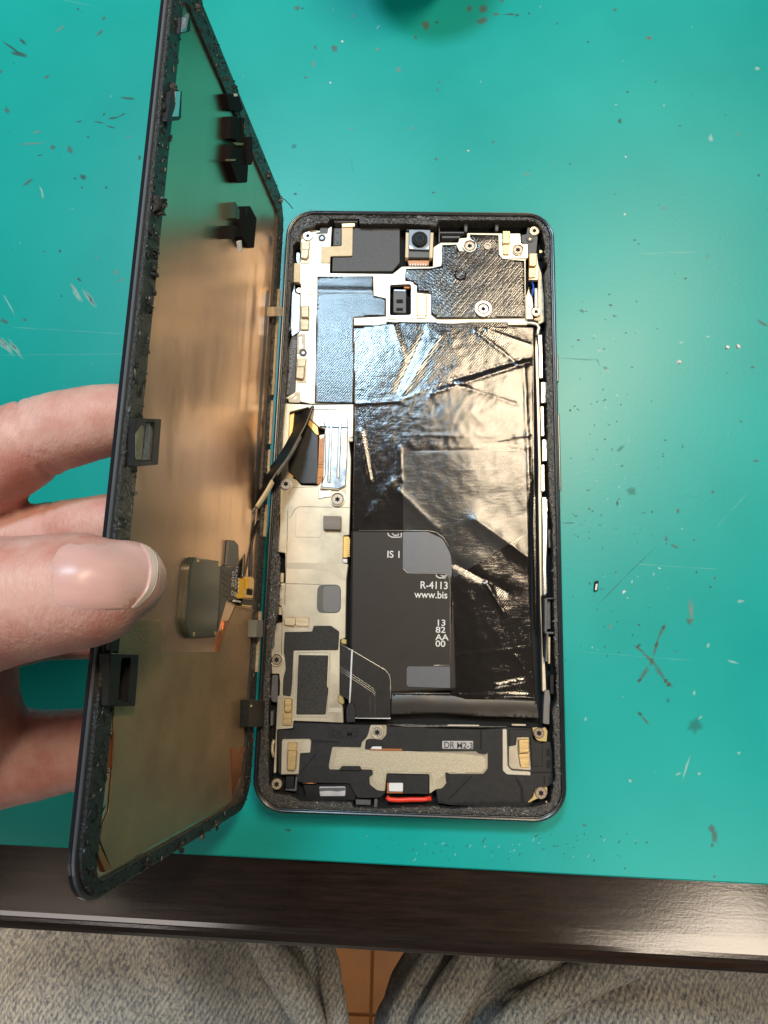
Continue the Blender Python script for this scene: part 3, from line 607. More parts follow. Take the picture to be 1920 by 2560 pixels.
# ---- battery
o = b('battery', 'Y 168,20 700,20 1300,120 1340,1790 610,1830 150,1830', 2.3, 5.15, batt, .8, .5)
b('grey_sticker', 'Y 740,40 1010,32 1110,50 1190,110 1250,210 1275,300 1282,500 1262,560 1240,520 1180,494 800,494 752,470 738,430', 5.15, 5.2, sticker, .3, .02, o)
b('grey_sticker', 'Y 800,1530 1262,1532 1262,1770 800,1755 780,1735 782,1550', 5.15, 5.2, sticker, .3, .02, o)
strip('sticker_line', 'Y 738,425 750,462 790,496 900,500 1170,500 1225,515 1255,560 1262,640 1262,1500', 5.2, .16, trace, o); strip('sticker_line', 'Y 1262,1518 1090,1518 1072,1532', 5.2, .2, trace, o); strip('sticker_line', 'Y 615,1828 1262,1828', 5.15, .16, trace, o)
strip('sticker_line', 'Y 250,28 1010,28 1110,48 1190,108 1250,210', 5.6, .18, trace, o)
def label(body, f, x, y, size, al='LEFT', rot=0, sx=1., mat=print_w, par=None, z=5.22): text('printed_text', body, size, P(*px(f, x, y), z), z, mat, par or o, math.radians(rot), al, sx=sx)
label('IS 1', 'Y', 560, 326, 2.45); label('R-4113', 'Y', 928, 668, 2.55, sx=.93); label('www.bis', 'Y', 868, 770, 2.5, sx=.93)
label('13', 'Y', 1104, 1078, 2.05, sx=1.2); label('82', 'Y', 1100, 1156, 2.05, sx=1.2); label('AA', 'Y', 1100, 1238, 2.05, sx=1.15); label('00', 'Y', 1098, 1310, 2.05, sx=1.2)
for f, x in ((1250, 1030),): pass
strip('logo_line', 'Y 570,55 585,85 620,102 720,102', 5.2, .34, print_w, o); strip('logo_line', 'Y 620,60 640,80 690,80 690,60', 5.2, .3, print_w, o); strip('logo_line', 'Y 722,55 722,104', 5.2, .34, print_w, o)
strip('logo_line', 'Y 1108,515 1112,535 1140,552 1215,552', 5.2, .34, print_w, o); strip('logo_line', 'Y 1160,520 1180,534 1225,530', 5.2, .3, print_w, o)
# rounded pouch end below the battery
PO = pts('Y 610,1838 1270,1838 p 1340,1750 1348,1795 1200,1790 1100,1782 977,1786', 4.6); yt, yb = P(1150, 1738, 4.6)[1], P(1150, 1800, 4.6)[1]
sheet('pouch_end', PO, .7, lambda x, y: 2.6 + 2.4 * math.sqrt(max(0, 1 - ((y - (yt - 2.4)) / 4.8) ** 2)) + .18 * wr(x, y, 7), pouch, ph, 2.)
# battery ribbon cable with its printed lines
o = b('battery_cable', 'Y 50,1285 190,1362 540,1565 590,1620 605,1690 602,2100 212,2100 212,1965 170,1925 100,1880 45,1850', 5.2, 5.5, fpc, .4, .06)
strip('cable_line', 'Y 55,1285 190,1362 545,1570 590,1625 603,1690 603,1890', 5.5, .26, trace, o)
for d in (0, 24, 48): strip('cable_line', 'Y 45,%d 180,%d 370,%d 412,%d 432,%d 434,%d' % (1535 + d, 1620 + d, 1745 + d, 1775 + d, 1815 + d, 1900 + d), 5.5, .13, trace, o)
strip('cable_line', 'Y 375,1860 378,2090', 5.5, .1, greyp, o); strip('cable_line', 'Y 434,1860 432,2090', 5.5, .1, greyp, o)
tube('white_thread', [(*P(*px('Y', x, y), 5.9), 5.75) for x, y in ((178, 1345), (170, 1500), (160, 1750), (150, 1935))], .22, white, ph)
b('cable_end', 'Y 212,2090 602,2098 604,2112 212,2106', 4.6, 5.4, white, .05, .05); b('cable_clamp', 'Y 135,1935 190,1935 215,1990 212,2150 118,2150 110,2010', 3, 5.7, black, .4)
# ---- lower shield plate with the display socket
SLOT = pts('C 352,622 545,572 556,690 650,778 712,800 692,1340 640,1386 470,1382 420,1322 390,1312 330,1242 332,1100', PZ)
prism('board_shield', pts("""C 290,530 575,545 1012,540 1006,880 962,892 985,1100 975,1655 E 1050,405 990,412 985,690 1040,705 1020,870 1010,1470 955,1490 G 950,560 985,700 990,860 780,850 500,840 470,840 465,915 300,930 290,1380 264,1380 285,1000 300,690 305,580 326,575 330,440 322,350 245,352 240,120 250,85 E 288,1330 302,1318 355,1310 355,1250 345,1140 320,1135 335,905 385,900 385,592 310,580 330,300 335,20 C 250,1480 255,1340 265,1130 280,800""", PZ), 4.1, PZ, plate, ph, .25, .12, [SLOT])
b('slot_floor', 'C 340,600 720,600 720,1400 330,1400', 2.4, 3.4, void, .1)
b('socket_frame', 'C 585,548 1005,548 1002,600 590,592', PZ, PZ + .25, plate2, .2)
o = b('display_socket', 'C 792,682 950,682 952,770 945,1130 930,1388 860,1420 672,1402 690,1330 716,1270 716,785 700,722 785,716', PZ, PZ + .75, silver, .3, .2)
for sp in ('C 768,765 790,765 766,1355 745,1355', 'C 862,735 884,735 862,1308 840,1308'): b('socket_rib', sp, PZ + .7, PZ + 1.1, plate2, .2, .18, o)
for sp in ('C 760,765 766,765 742,1355 736,1355', 'C 792,765 797,765 773,1355 768,1355', 'C 854,735 860,735 838,1308 832,1308', 'C 886,735 892,735 870,1308 864,1308'): b('rib_seam', sp, PZ + .72, PZ + .78, seam, .05, .02, o)  # dark seam strips along both sides of each socket rib
b('socket_seam', 'C 660,766 950,778 950,792 660,782', PZ + .72, PZ + .8, void, .05, .02, o)
b('socket_lip', 'C 672,1398 862,1416 860,1432 664,1418', PZ, PZ + .6, channel, .1, .1, o); b('socket_lip', 'C 958,885 1005,890 1002,928 958,925', PZ, PZ + .1, channel, .1, .03, o)
o = b('orange_flex', 'C 654,862 712,862 706,1250 672,1388 630,1368 646,1100', 4.4, 5.0, kapton, .15)
for y in (1140, 1165, 1195, 1300): strip('flex_line', 'C 640,%d 705,%d' % (y, y), 5.02, .12, M('kapton_dark', (.25, .08, .02), .4), o)
b('flex_pad', 'C 660,862 708,855 704,880 690,885 670,905 664,890', 5.0, 5.06, gold_dot, .05, .02, o)
b('display_flex', 'C 532,760 642,850 642,1362 470,1362 392,1290 332,1222 336,1110 440,950', 3.6, 4.5, fpc, .3)
for sp in ('C 348,655 398,630 388,760 348,1025 332,1000', 'C 548,690 640,775 652,862 620,855 536,755', 'C 332,1238 392,1288 380,1302 332,1290', 'C 402,1318 470,1380 405,1352'): b('slot_edge', sp, 3.4, 4.9, M('orange_gold', (.80, .46, .14), .38, metal=.6), .2)
b('socket_bracket', 'C 648,1402 672,1402 668,1440 780,1430 780,1500 702,1508 690,1520 648,1520', PZ, PZ + .3, plate2, .1)
tri = 'C 885,1430 930,1425 932,1478 920,1478 915,1445 890,1448'; b('arrow_mark', tri, PZ, PZ + .04, channel, .05, .02)
# pressed lines and pieces of the board shield
SL = lambda sp: strip('seam_line', sp, PZ + .0, .13, seam, ph, P, .03)
SL('E 412,150 412,220 448,220 466,175 490,135 530,112 640,112 1052,120'); SL('E 412,222 400,640 385,1000 380,1130'); SL('E 390,908 640,914 760,918'); SL('C 345,1480 345,1450 380,1405 640,1398'); SL('E 355,1310 345,1655')
prism('pressed_square', pts('E 498,162 762,165 758,428 490,426', PZ + .1), PZ, PZ + .1, plate, ph, .6, .08)
b('stamped_channel', 'E 400,690 868,696 930,722 962,780 985,830 1022,862 1012,882 945,856 905,810 860,775 800,762 400,752', PZ, PZ + .03, channel, .5, .01)
b('rubber_block', 'E 782,205 966,208 962,350 782,345', PZ, PZ + 1.25, M('grey_rubber', (.22, .19, .165), .6, var=.2, vs=500, stretch=(.2, 2, 1)), .12, .12)
o = b('rounded_recess', 'E 720,918 965,918 962,1215 712,1212', PZ, PZ + .06, greyp, 1.6, .05)
b('recess_pad', 'E 775,928 958,928 952,1208 770,1206', PZ + .06, PZ + .2, M('slate_pad', (.16, .155, .155), .45, metal=.3, bump=.2), 1.2, .05, o)
for x in (735, 750, 764): b('recess_line', 'E %d,940 %d,940 %d,1200 %d,1200' % (x, x + 7, x + 1, x - 6), PZ + .06, PZ + .14, seam, .05, .02, o)
o = b('edge_connector', 'E 988,418 1045,418 1060,455 1050,600 1030,640 985,640', PZ - .3, PZ + .35, M('orange_gold', (.8, .46, .14), .38), .15)
for k in range(9): b('connector_pin', 'E 1022,%d 1056,%d 1056,%d 1022,%d' % (440 + 22 * k, 440 + 22 * k, 452 + 22 * k, 452 + 22 * k), PZ + .3, PZ + .5, gold_dot, .03, .03, o)
b('connector_foot', 'E 982,650 1030,652 1028,695 982,690', PZ, PZ + .4, white, .2)
for sp in ('E 960,1490 985,1475 1025,1490 1020,1540 965,1530', 'G 935,560 985,590 1000,650 985,672 930,640'): b('gold_clip', sp, 4.6, 5.7, gold_dot, .3, .15)
b('foam_strip', 'E 380,1410 665,1405 680,1345 860,1345 945,1405 935,1595 G 470,105 455,460 440,582 360,572 365,400 390,300 385,200 370,120', PZ, PZ + .38, foam, .3, .12)
b('foam_rectangle', 'G 525,155 830,160 816,480 832,502 802,770 500,770', PZ, PZ + .42, foam, .15, .12)
prism('foam_frame', pts('G 478,108 858,118 835,802 470,798', PZ + .1), PZ, PZ + .14, plate2, ph, .4, .06, [pts('G 500,130 845,135 822,788 486,785', PZ + .1)])
b('orange_fleck', 'G 818,490 832,495 825,560 812,555', PZ, PZ + .3, kapton, .1)
spring('spring_contact', 'E 490,1258 632,1258 632,1350 495,1350', 'E 368,1258 495,1255 497,1330 470,1352 372,1342', tan, 'E 362,1252 636,1252 634,1362 362,1358', h=.6)
spring('spring_contact', 'G 362,755 458,750 450,888 358,885', 'G 375,605 460,600 455,735 440,750 372,745', gold, 'G 358,592 466,595 458,892 352,886', h=.8)
b('metal_band', 'G 838,700 968,705 970,752 835,748', PZ, PZ + .03, channel, .1, .01)  # flat band of darker stamped metal
for sp in ('E 330,795 372,798 368,900 328,895', 'E 320,1145 352,1150 350,1235 315,1230'): b('edge_contact', sp, 4.3, 5.0, tan, .15)
b('edge_clip', 'G 250,362 312,362 308,580 300,650 245,640 235,600', 3.6, 5.0, greyp, .4)
tube('coil_edge', [(*P(*px('G', x, y), 4.6), 4.6) for x, y in ((272, 1035), (255, 1085), (252, 1150), (268, 1215))], .4, tan, ph)
# ---- bottom board cover
o = b('antenna_cover', """G 305,935 470,928 475,852 1265,880 H 370,895 735,902 960,890 1000,880 1250,890 1270,1010 1360,1040 1440,1020 1465,1130 1470,1450 1410,1490 1280,1500 1260,1660 1130,1688 440,1662 300,1640 280,1520 240,1440 215,1360
G 1430,1390 1430,1580 1370,1640 1130,1640 1085,1560 1050,1490 560,1482 510,1470 500,1405 340,1402 312,1380""", 3.4, 5.0, black, .4, .15)
prism('cover_plate', pts("""G 872,1108 1170,1114 1178,1060 1230,1010 1250,960 1268,880 1440,880 1436,985 1385,1040 1262,1025 1222,1040 1212,1135 H 0,1130 690,1125 715,1150 780,1158 808,1140 808,1300 765,1357 420,1357 380,1345 400,1430 350,1502 280,1512 215,1560 215,1360
G 1440,1385 1420,1570 1340,1562 1262,1500 1255,1420 1292,1400 1290,1348 1172,1344 1162,1310 975,1310 950,1346 840,1345 836,1300""", 5.3), 5.0, 5.3, plate, ph, .4, .1)
b('granular_cover', """G 915,1146 1200,1150 1659,1152 H 560,1150 680,1165 780,1178 790,1290 750,1340 400,1340 300,1420 250,1480 235,1345 G 1440,1362 1400,1500 1330,1510 1285,1440 1310,1330 1180,1322 1165,1295 965,1292 945,1320 890,1320""", 5.3, 5.38, brushed, .3, .04)
b('cover_fleck', 'H 465,1205 500,1203 548,1213 500,1222', 5.38, 5.44, plate2, .2, .02); b('cover_fleck', 'H 480,1335 580,1328 580,1350 480,1350', 5.38, 5.44, plate2, .1, .02); b('cover_fleck', 'G 1290,1105 1385,1105 1385,1135 1270,1130', 5.3, 5.6, white, .2, .05)
b('flex_under_cover', 'G 1265,1122 1600,1128 1600,1150 1265,1146', 5.0, 5.36, copper_edge, .1, .03)
b('black_tab', 'G 945,1352 975,1308 1165,1312 1168,1356', 5.0, 5.5, black, .1); b('black_tab', 'H 375,1335 410,1345 405,1430 385,1440', 5.0, 5.45, black, .1)
b('contact_plate', 'G 360,1028 640,1025 656,1050 645,1170 540,1175 526,1392 342,1395 350,1050', 5.0, 5.3, plate, .3)
spring('spring_contact', 'G 412,1060 512,1055 505,1140 410,1145', 'G 408,1140 508,1135 495,1340 470,1360 402,1350', gold, None, 5.3, .9)
b('l_bracket', 'H 955,900 1000,900 1008,1270 1045,1318 1240,1332 1240,1372 1000,1362 957,1320', 5.0, 5.35, plate2, .3)
b('contact_plate', 'H 1020,1075 1090,1065 1100,985 1225,982 1242,1318 1050,1305 1018,1270', 5.0, 5.2, plate, .25)
spring('spring_contact', 'H 1118,1150 1232,1150 1226,1292 1140,1290', 'H 1118,1000 1228,1000 1230,1135 1120,1150', gold, None, 5.2, .8)
o = b('grey_label', 'H 345,1020 660,1020 658,1105 345,1100', 5.0, 5.12, M('label_grey', (.46, .45, .45), .4, metal=.3), .3, .04); label('DR M2-3', 'H', 362, 1092, 2.0, sx=.92, mat=print_d, par=o, z=5.14)
o = b('black_label', 'G 840,912 1145,915 1138,1020 838,1015', 5.0, 5.12, black, .2, .04); label('DK M2', 'G', 862, 998, 2.1, mat=void, par=o, z=5.14)
for sp in ('H 728,902 748,902 748,1105 728,1105', 'H 1085,1378 1125,1425 1165,1500 1172,1645 1142,1645 1138,1510 1100,1440', 'G 700,1175 716,1182 545,1385 530,1380', 'H 640,1375 655,1380 430,1610 405,1610', 'H 1372,1375 1388,1375 1388,1460 1372,1460', 'G 660,1030 950,1050 950,1068 660,1065', 'H 1245,1335 1470,1330 1470,1345 1245,1350'): b('cover_groove', sp, 5.0, 5.03, void, .05, .01)
for sp in ('H 1400,1095 1432,1100 1440,1180 1400,1180', 'H 1402,1215 1440,1215 1440,1300 1402,1300'): b('cover_cell', sp, 5.0, 5.06, void, .3, .02)
b('cover_step', 'H 1025,905 1230,905 1262,990 1300,1040 1365,1050 1360,1280 1255,1280 1235,985 1095,980 1085,1062 1022,1068', 5.0, 5.25, black, .2)
b('cover_edge', 'H 300,1630 440,1650 1130,1675 1240,1655 1240,1672 1130,1692 440,1672 300,1650', 4.4, 5.2, black, .2)
b('battery_gap_rail', 'G 1440,880 1659,868 H 200,860 560,850 740,868 1000,872 1000,884 740,884 400,880 0,885', 3.6, 5.3, M('dull_metal', (.20, .19, .18), .35, metal=.7, var=.5, vs=700), .1)
b('rail_fleck', 'H 400,855 720,858 720,872 400,870', 5.2, 5.4, plate2, .05, .03); b('rail_fleck', 'H 1050,848 1190,852 1195,868 1050,866', 4.8, 5.3, plate, .1, .03)
# speaker opening and usb socket
b('speaker_recess', 'G 570,1500 1055,1492 1120,1605 1112,1662 560,1662 600,1600', 3.2, 4.3, void, .3); o = b('speaker_window', 'G 738,1522 1010,1520 1008,1620 745,1622', 4.2, 4.6, M('pale_mesh', (.50, .50, .53), .45, var=.2), .3); b('window_dirt', 'G 740,1535 1005,1530 1008,1560 930,1572 850,1562 742,1570', 4.6, 4.68, greyp, .1, .03, o)
b('vent_block', 'G 1115,1655 1275,1660 1270,1715 1118,1708', 3.4, 4.6, greyp, .2); b('vent_block', 'G 1310,1650 1345,1650 1340,1740 1305,1740', 3.4, 4.8, greyp, .1)
b('mic_block', 'G 392,1415 480,1415 470,1545 392,1545', 3.4, 4.9, void, .2); b('mic_wall', 'G 385,1545 480,1545 495,1420 512,1420 500,1570 385,1560', 3.4, 5.2, greyp, .1)
o = b('usb_socket', 'G 1440,1392 H 212,1366 208,1560 G 1445,1590', 3.4, 5.75, black, .3); b('white_patch', 'G 1460,1482 1608,1482 1606,1572 1462,1570', 5.7, 5.85, white, .25, .06, o); b('copper_trim', 'G 1440,1480 1462,1482 1462,1575 1605,1572 1605,1590 1440,1590', 5.7, 5.78, copper_edge, .05, .02, o)
ra = pts('G 1436,1628 1470,1652 1560,1658 H 20,1612 150,1612 235,1600', 5.2)
tube('red_seal', [(x, y, 5.3) for x, y in ra], .52, red, ph, 10, .9)
strip('edge_trim', 'H 700,1690 1130,1700', 5.0, .25, tan, ph); strip('edge_trim', 'G 565,1484 710,1486', 5.05, .25, copper_edge, ph)
# ---- right hand rail with its folded tabs
prism('side_rail', pts('B 1325,1420 D 1352,-50 1358,300 1372,900 1390,1659 F 1395,300 1400,1000 1380,1050 1390,1400 1400,1659 H 1385,200 1400,520 1360,520 1350,0 F 1372,1200 1360,600 1350,0 D 1352,1200 1340,700 1325,200 1318,-40', 4.9), 3.4, 4.9, plate, ph, .2, .1)
for sp in ('B 1345,1400 1390,1395 1398,1640 D 1400,270 1362,272 1358,10', 'D 1378,310 1432,310 1434,525 1380,528', 'D 1372,562 1408,562 1415,870 1380,872', 'D 1392,905 1440,905 1446,1130 1392,1132', 'D 1382,1165 1415,1165 1420,1440 1395,1450 1380,1440', 'D 1402,1520 1445,1520 1452,1655 1405,1655'): b('rail_tab', sp, 4.9, 5.55, plate2, .2, .15)
b('rail_clip', 'F 1385,5 1440,5 1452,220 1448,500 1440,720 1448,1000 1430,1038 1395,1025 1392,700 1390,400', 4.6, 5.7, silver, .4, .3)
for sp in ('F 1430,1068 1445,1068 1445,1395 1430,1395', 'F 1430,1055 1512,1055 1512,1068 1430,1068', 'F 1420,1405 1520,1410 1520,1430 1425,1428', 'V 388,420 398,420 400,785 388,785', 'V 300,795 320,800 318,1110 300,1105', 'V 320,1120 338,1120 330,1380 305,1380'): b('rail_wall', sp, 3.4, 6.2, greyp, .1)
b('key_plate', 'F 1440,1090 1478,1090 1480,1380 1442,1380', 3.2, 4.6, greyp, .2); b('key_plate', 'V 330,160 365,160 368,330 335,330', 3.2, 5.0, satin, .2); b('key_plate', 'V 330,1150 355,1150 352,1400 335,1400', 3.4, 5.2, tan, .2)
b('side_bracket', 'V 300,1640 345,1640 355,1720 350,1790 345,1960 285,1950 290,1780', 3.4, 5.2, M('bracket_grey', (.17, .165, .165), .45, metal=.3), .3)
b('dark_clip', 'V 350,1500 388,1500 385,1680 352,1680', 3.4, 5.6, satin, .2)
for sp in ('E 250,1385 275,1390 270,1560 240,1590', 'G 235,735 262,740 255,890 230,890'): b('frame_step', sp, 3.4, 6.0, greyp, .2)
# ---- screws
screw('A', 372, 372, 5.5, M('screw_white', (.86, .86, .9), .3, metal=.6)); screw('A', 1130, 938, 4.75, screw_hi, 1.3, 1.75)
screw('B', 1310, 320, 5.5, M('screw_pale_gold', (.86, .70, .50), .3, metal=.7)); screw('B', 640, 478, 5.5, screw_lo, 1.4, 1.9); screw('B', 1140, 518, 5.6, screw_lo, 1.35, 1.6); screw('B', 780, 1130, 5.95, screw_hi, 1.35, 2.3); screw('B', 1328, 1160, 5.5, M('screw_pale_gold', (.8, .7, .5), .3), 1.25)
screw('C', 310, 1368, 5.6, M('screw_white', (.9, .9, .9), .3), 1.45); screw('C', 845, 1528, 5.6, screw_lo, 1.5, 1.75)
screw('G', 297, 205, 5.4, screw_lo, 1.25, 1.5); screw('G', 1340, 958, 5.5, screw_hi, 1.0, 1.5); screw('G', 297, 1495, 5.3, M('screw_pale_gold', (.8, .7, .5), .3), 1.25)
screw('H', 1325, 942, 5.5, screw_lo, 1.25); screw('H', 1345, 1548, 5.5, screw_lo, 1.4)
for sp in ('H 1255,885 1310,880 1325,900 1390,880 1412,920 1405,1030 1330,1025 1300,1010 1270,960', 'H 1410,1485 1412,1560 1380,1600 1300,1610 1220,1650 1212,1635 1260,1590 1290,1500'): b('screw_tab', sp, 5.0, 5.35, gold_dot, .2)

# ================================================================== the raised screen half
scr = thing('phone_screen', 'detached phone screen held upright like a page showing its copper foil back', 'phone screen', PT, PROT.to_quaternion())
PQ = lambda x, y, z: PP(x, y, -z)
sb = lambda nm, sp, z0, z1, mat, r=.25, bev=.1, par=None: box(nm, sp, z0, z1, mat, par or scr, r, PQ, bev)
prism('screen_glass', rrect(0.05, 0.05, W - .05, L - .05, 7.5), .65, .0, M('screen_gloss', (.015, .016, .02), .18, coat=.5), scr, 0, .2)
prism('screen_edge', rrect(-.02, -.02, W + .02, L + .02, 7.6), .02, -.42, M('edge_grey', (.13, .135, .15), .38, metal=.4, var=.2, vs=200, stretch=(1, .1, 1)), scr, 0, .1)
OPEN = rrect(5.3, 2.6, 67.6, 148.2, 2.2)
prism('screen_rim', rrect(.45, .45, W - .75, L - .45, 7.3), -.40, -1.05, M('rim_glue', (.03, .03, .03), .4, var=.6, vs=1500, bump=1., bs=2200, detail=6, dist=.00022), scr, 0, .12, [OPEN])
def cop_z(u, v):
    z = -.50 - .05 * mnoise.noise(Vector((u / 9, v / 14, 2)))
    for u0, u1, v0, v1, h_ in ((12, 19, 84, 131, .14), (8, 22, 124, 137, .10), (10, 16, 62, 84, .16), (23, 24, 60, 118, .07), (7, 10, 60, 140, -.12), (30, 30.6, 45, 75, .06), (13, 17, 96, 104, .10), (14, 18, 110, 118, .08), (9, 18, 71, 75, .12)):
        s = 1.0; f = lambda t: 1 / (1 + math.exp(-t * 3.2 / s))
        z -= h_ * f(u - u0) * f(u1 - u) * f(v - v0) * f(v1 - v)
    return z
sheet('copper_sheet', rrect(5.0, 2.3, 67.9, 148.5, 2.2), 1.0, cop_z, copper, scr)
prism('foil_backing', rrect(4.8, 2.1, 68.2, 148.8, 2.2), .0, -.38, copper_edge, scr, 0, .02)
sb('grey_foil_sheet', 'O 400,296 765,298 755,545 1200,550 1262,420 1365,180 1500,205 1478,600 1440,1000 1428,1400 Q 1380,200 1352,300 1356,440 430,962 340,740 350,640 405,510 430,200 O 376,1010 405,560', -.56, -.66, shield_foil, .3, .03)
sb('copper_roll', 'Q 318,840 345,792 432,958 378,985', -.4, -.9, copper_edge, .1, .1)
for sp in ('O 372,1190 385,1200 372,1420 355,1500', 'O 1425,1320 1450,1325 1430,1380 1408,1370', 'Q 1345,30 1430,60 1425,230 1355,400'): sb('copper_fold', sp, -.4, -.85, copper_edge, .1, .05)
# glue crumbs along the rim
rg = random.Random(9); V, Fc = [], []; RO = rrect(.5, .5, W - .5, L - .5, 7.2)
while len(V) < 900 * 11:
    u, v = rg.uniform(.5, W - .5), rg.uniform(.5, L - .5)
    if inside(u, v, OPEN) or not inside(u, v, RO): continue
    big = u > 66 and rg.random() < .12
    lumps(V, Fc, (u, v, -1.15), rg.uniform(.12, .34) * (1.6 if big else 1), rg.uniform(.05, .18) * (1.8 if big else 1), rg, -1, rg.uniform(1, 3), (0 if (v < 5 or v > L - 5) else 1.57) + rg.gauss(0, .6))
for f, x, y, r_ in (('M', 215, 220, 1.4), ('M', 250, 240, 1.1), ('M', 185, 920, .8), ('M', 140, 1250, .8), ('M', 190, 700, .7), ('K', 300, 930, 1.0), ('K', 120, 2150, 1.2), ('K', 550, 75, .8), ('M', 1480, 160, .8), ('K', 1280, 1790, .8), ('Q', 700, 900, .8), ('Q', 960, 790, .8), ('Q', 1120, 690, .8), ('Q', 1230, 620, .7)):
    for k in range(7):
        u, v = PP(*px(f, x, y), 1.1); lumps(V, Fc, (u + rg.uniform(-1, 1) * r_ * .7, v + rg.uniform(-1, 1) * r_, -1.1), r_ * rg.uniform(.4, .8), r_ * rg.uniform(.5, 1.), rg, -1)
o = raw('glue_residue', V, Fc, M('rim_lump', (.04, .038, .036), .38, var=.6, vs=1200), scr); o['kind'] = 'stuff'
# clips along the raised edge
def clip(outer, hole, inner, w=1.9, lip=None):
    h_ = [pts(hole, -w, PQ)] if hole else []
    c = prism('edge_clip', pts(outer, -w, PQ), -.4, -w, black, scr, .25, .12, h_)
    if inner: sb('clip_window', inner, -.4, -w + .5, M('clip_metal', (.75, .77, .86), .25, metal=.85, rvar=.1, bump=.5, bs=900), .1, .05, c)
    return c
c = clip('K 380,168 482,182 476,322 370,350', None, None, 1.8); sb('clip_window', 'K 397,176 458,180 436,318 384,328', -1.8, -1.9, MATS.get('clip_metal') or M('clip_metal', (.75, .77, .86), .25, metal=.85, rvar=.1, bump=.5, bs=900), .1, .03, c); sb('clip_bar', 'K 452,140 466,142 440,290 426,290', -1.8, -2.3, silver, .05, .05, c)
c = clip('K 288,925 392,932 382,1215 360,1232 240,1245', None, None, 2.0); sb('clip_window', 'K 325,935 376,935 356,1192 290,1192 318,1110 330,1040', -2.0, -2.1, MATS['clip_metal'], .15, .03, c)
clip('N 290,380 520,388 490,800 275,818', 'N 380,415 456,418 428,762 350,768', 'N 385,420 455,420 430,755 355,762', 2.2)
sb('clip_film', 'N 285,520 345,440 362,470 340,760 285,745', -2.2, -2.25, M('clear_glue', (.32, .30, .22), .3, var=.4, vs=600), .3, .03)
clip('O 345,560 580,570 548,992 330,992', 'O 440,602 516,606 490,950 408,950', None, 2.2); sb('clip_ridge', 'O 512,606 532,608 505,955 488,952', -2.2, -2.4, black, .05, .05)
sb('edge_clip', 'O 345,455 420,430 415,550 345,560', -1.1, -1.8, black, .1)
# blocks along the far top edge
c = sb('hinge_clip', 'K 842,958 962,960 1020,1108 1005,1140 880,1130', -.4, -2.0, M('clip_black', (.008, .007, .007), .75, spec=.12), .2, .15); sb('clip_tip', 'K 925,960 960,962 960,985 930,990', -1.9, -2.1, white, .1, .05, c)
c = sb('hinge_clip', 'K 892,1190 1025,1205 1022,1452 890,1420', -.4, -2.2, M('clip_black', (.008, .007, .007), .75, spec=.12), .15, .15); sb('clip_rib', 'K 1010,1210 1026,1212 1022,1452 1008,1450', -2.2, -2.5, M('clip_black', (.008, .007, .007), .75, spec=.12), .05, .05, c); sb('clip_plate', 'K 945,1335 1008,1335 1008,1455 945,1450', -2.2, -2.3, M('clip_black', (.008, .007, .007), .75, spec=.12), .1, .05, c); sb('clip_lip', 'K 908,1458 1030,1462 1015,1490 945,1488', -2.2, -2.4, copper_edge, .05, .05, c)
c = sb('hinge_clip', 'K 945,1492 1020,1500 1070,1710 1060,1870 955,1865 880,1650 890,1480', -.4, -2.2, M('clip_black', (.008, .007, .007), .75, spec=.12), .25, .2); sb('clip_lip', 'K 840,1630 942,1625 938,1645 842,1648', -2.2, -2.35, copper_edge, .05, .05, c); sb('clip_rib', 'K 1092,1400 1110,1400 1115,1640 1100,1690', -.4, -3.4, M('clip_black', (.008, .007, .007), .75, spec=.12), .05, .05); sb('clip_rib', 'K 905,1480 942,1480 938,1620 900,1620', -2.2, -2.4, M('clip_black', (.008, .007, .007), .75, spec=.12), .1, .05, c)
c = sb('hinge_clip', 'M 1085,228 1172,225 1238,350 1212,655 1150,640 1080,540', -.4, -2.2, M('clip_black', (.008, .007, .007), .75, spec=.12), .15, .15); sb('clip_face', 'M 1092,240 1168,232 1148,535 1084,535', -2.2, -2.3, M('clip_black', (.008, .007, .007), .75, spec=.12), .1, .05, c); sb('clip_slot', 'M 1122,235 1138,235 1136,318 1122,310', -2.3, -2.35, void, .05, .02, c); sb('clip_rib', 'M 1018,180 1062,262 1060,360 1025,350', -.4, -2.6, M('dark_green_plastic', (.02, .06, .045), .4), .1, .1); sb('clip_rib', 'M 1010,420 1050,430 1030,545 1005,560', -.4, -3.4, M('clip_black', (.008, .007, .007), .75, spec=.12), .1, .1); sb('clip_tip', 'M 1058,590 1082,575 1092,690 1075,690', -1.6, -2.3, white, .1, .05)
sb('hinge_clip', 'A 28,1105 112,1112 108,1205 30,1205', -.4, -2.4, tan, .12); sb('hinge_clip', 'E 92,1285 160,1290 152,1465 85,1465', -.4, -2.6, M('clip_grey', (.19, .19, .18), .5), .1); c = sb('hinge_clip', 'G 10,620 175,630 165,900 0,905', -.4, -2.6, black, .15); sb('clip_dot', 'G 30,672 46,672 42,698 28,694', -2.6, -2.7, beige, .1, .03, c)
for v0, v1 in ((62, 70), (71.5, 84), (85.5, 97), (98.5, 128), (30, 44)): prism('hinge_trim', [(1.7, v0), (2.5, v0), (2.5, v1), (1.7, v1)], -1.1, -1.75, tan, scr, .1, .1)
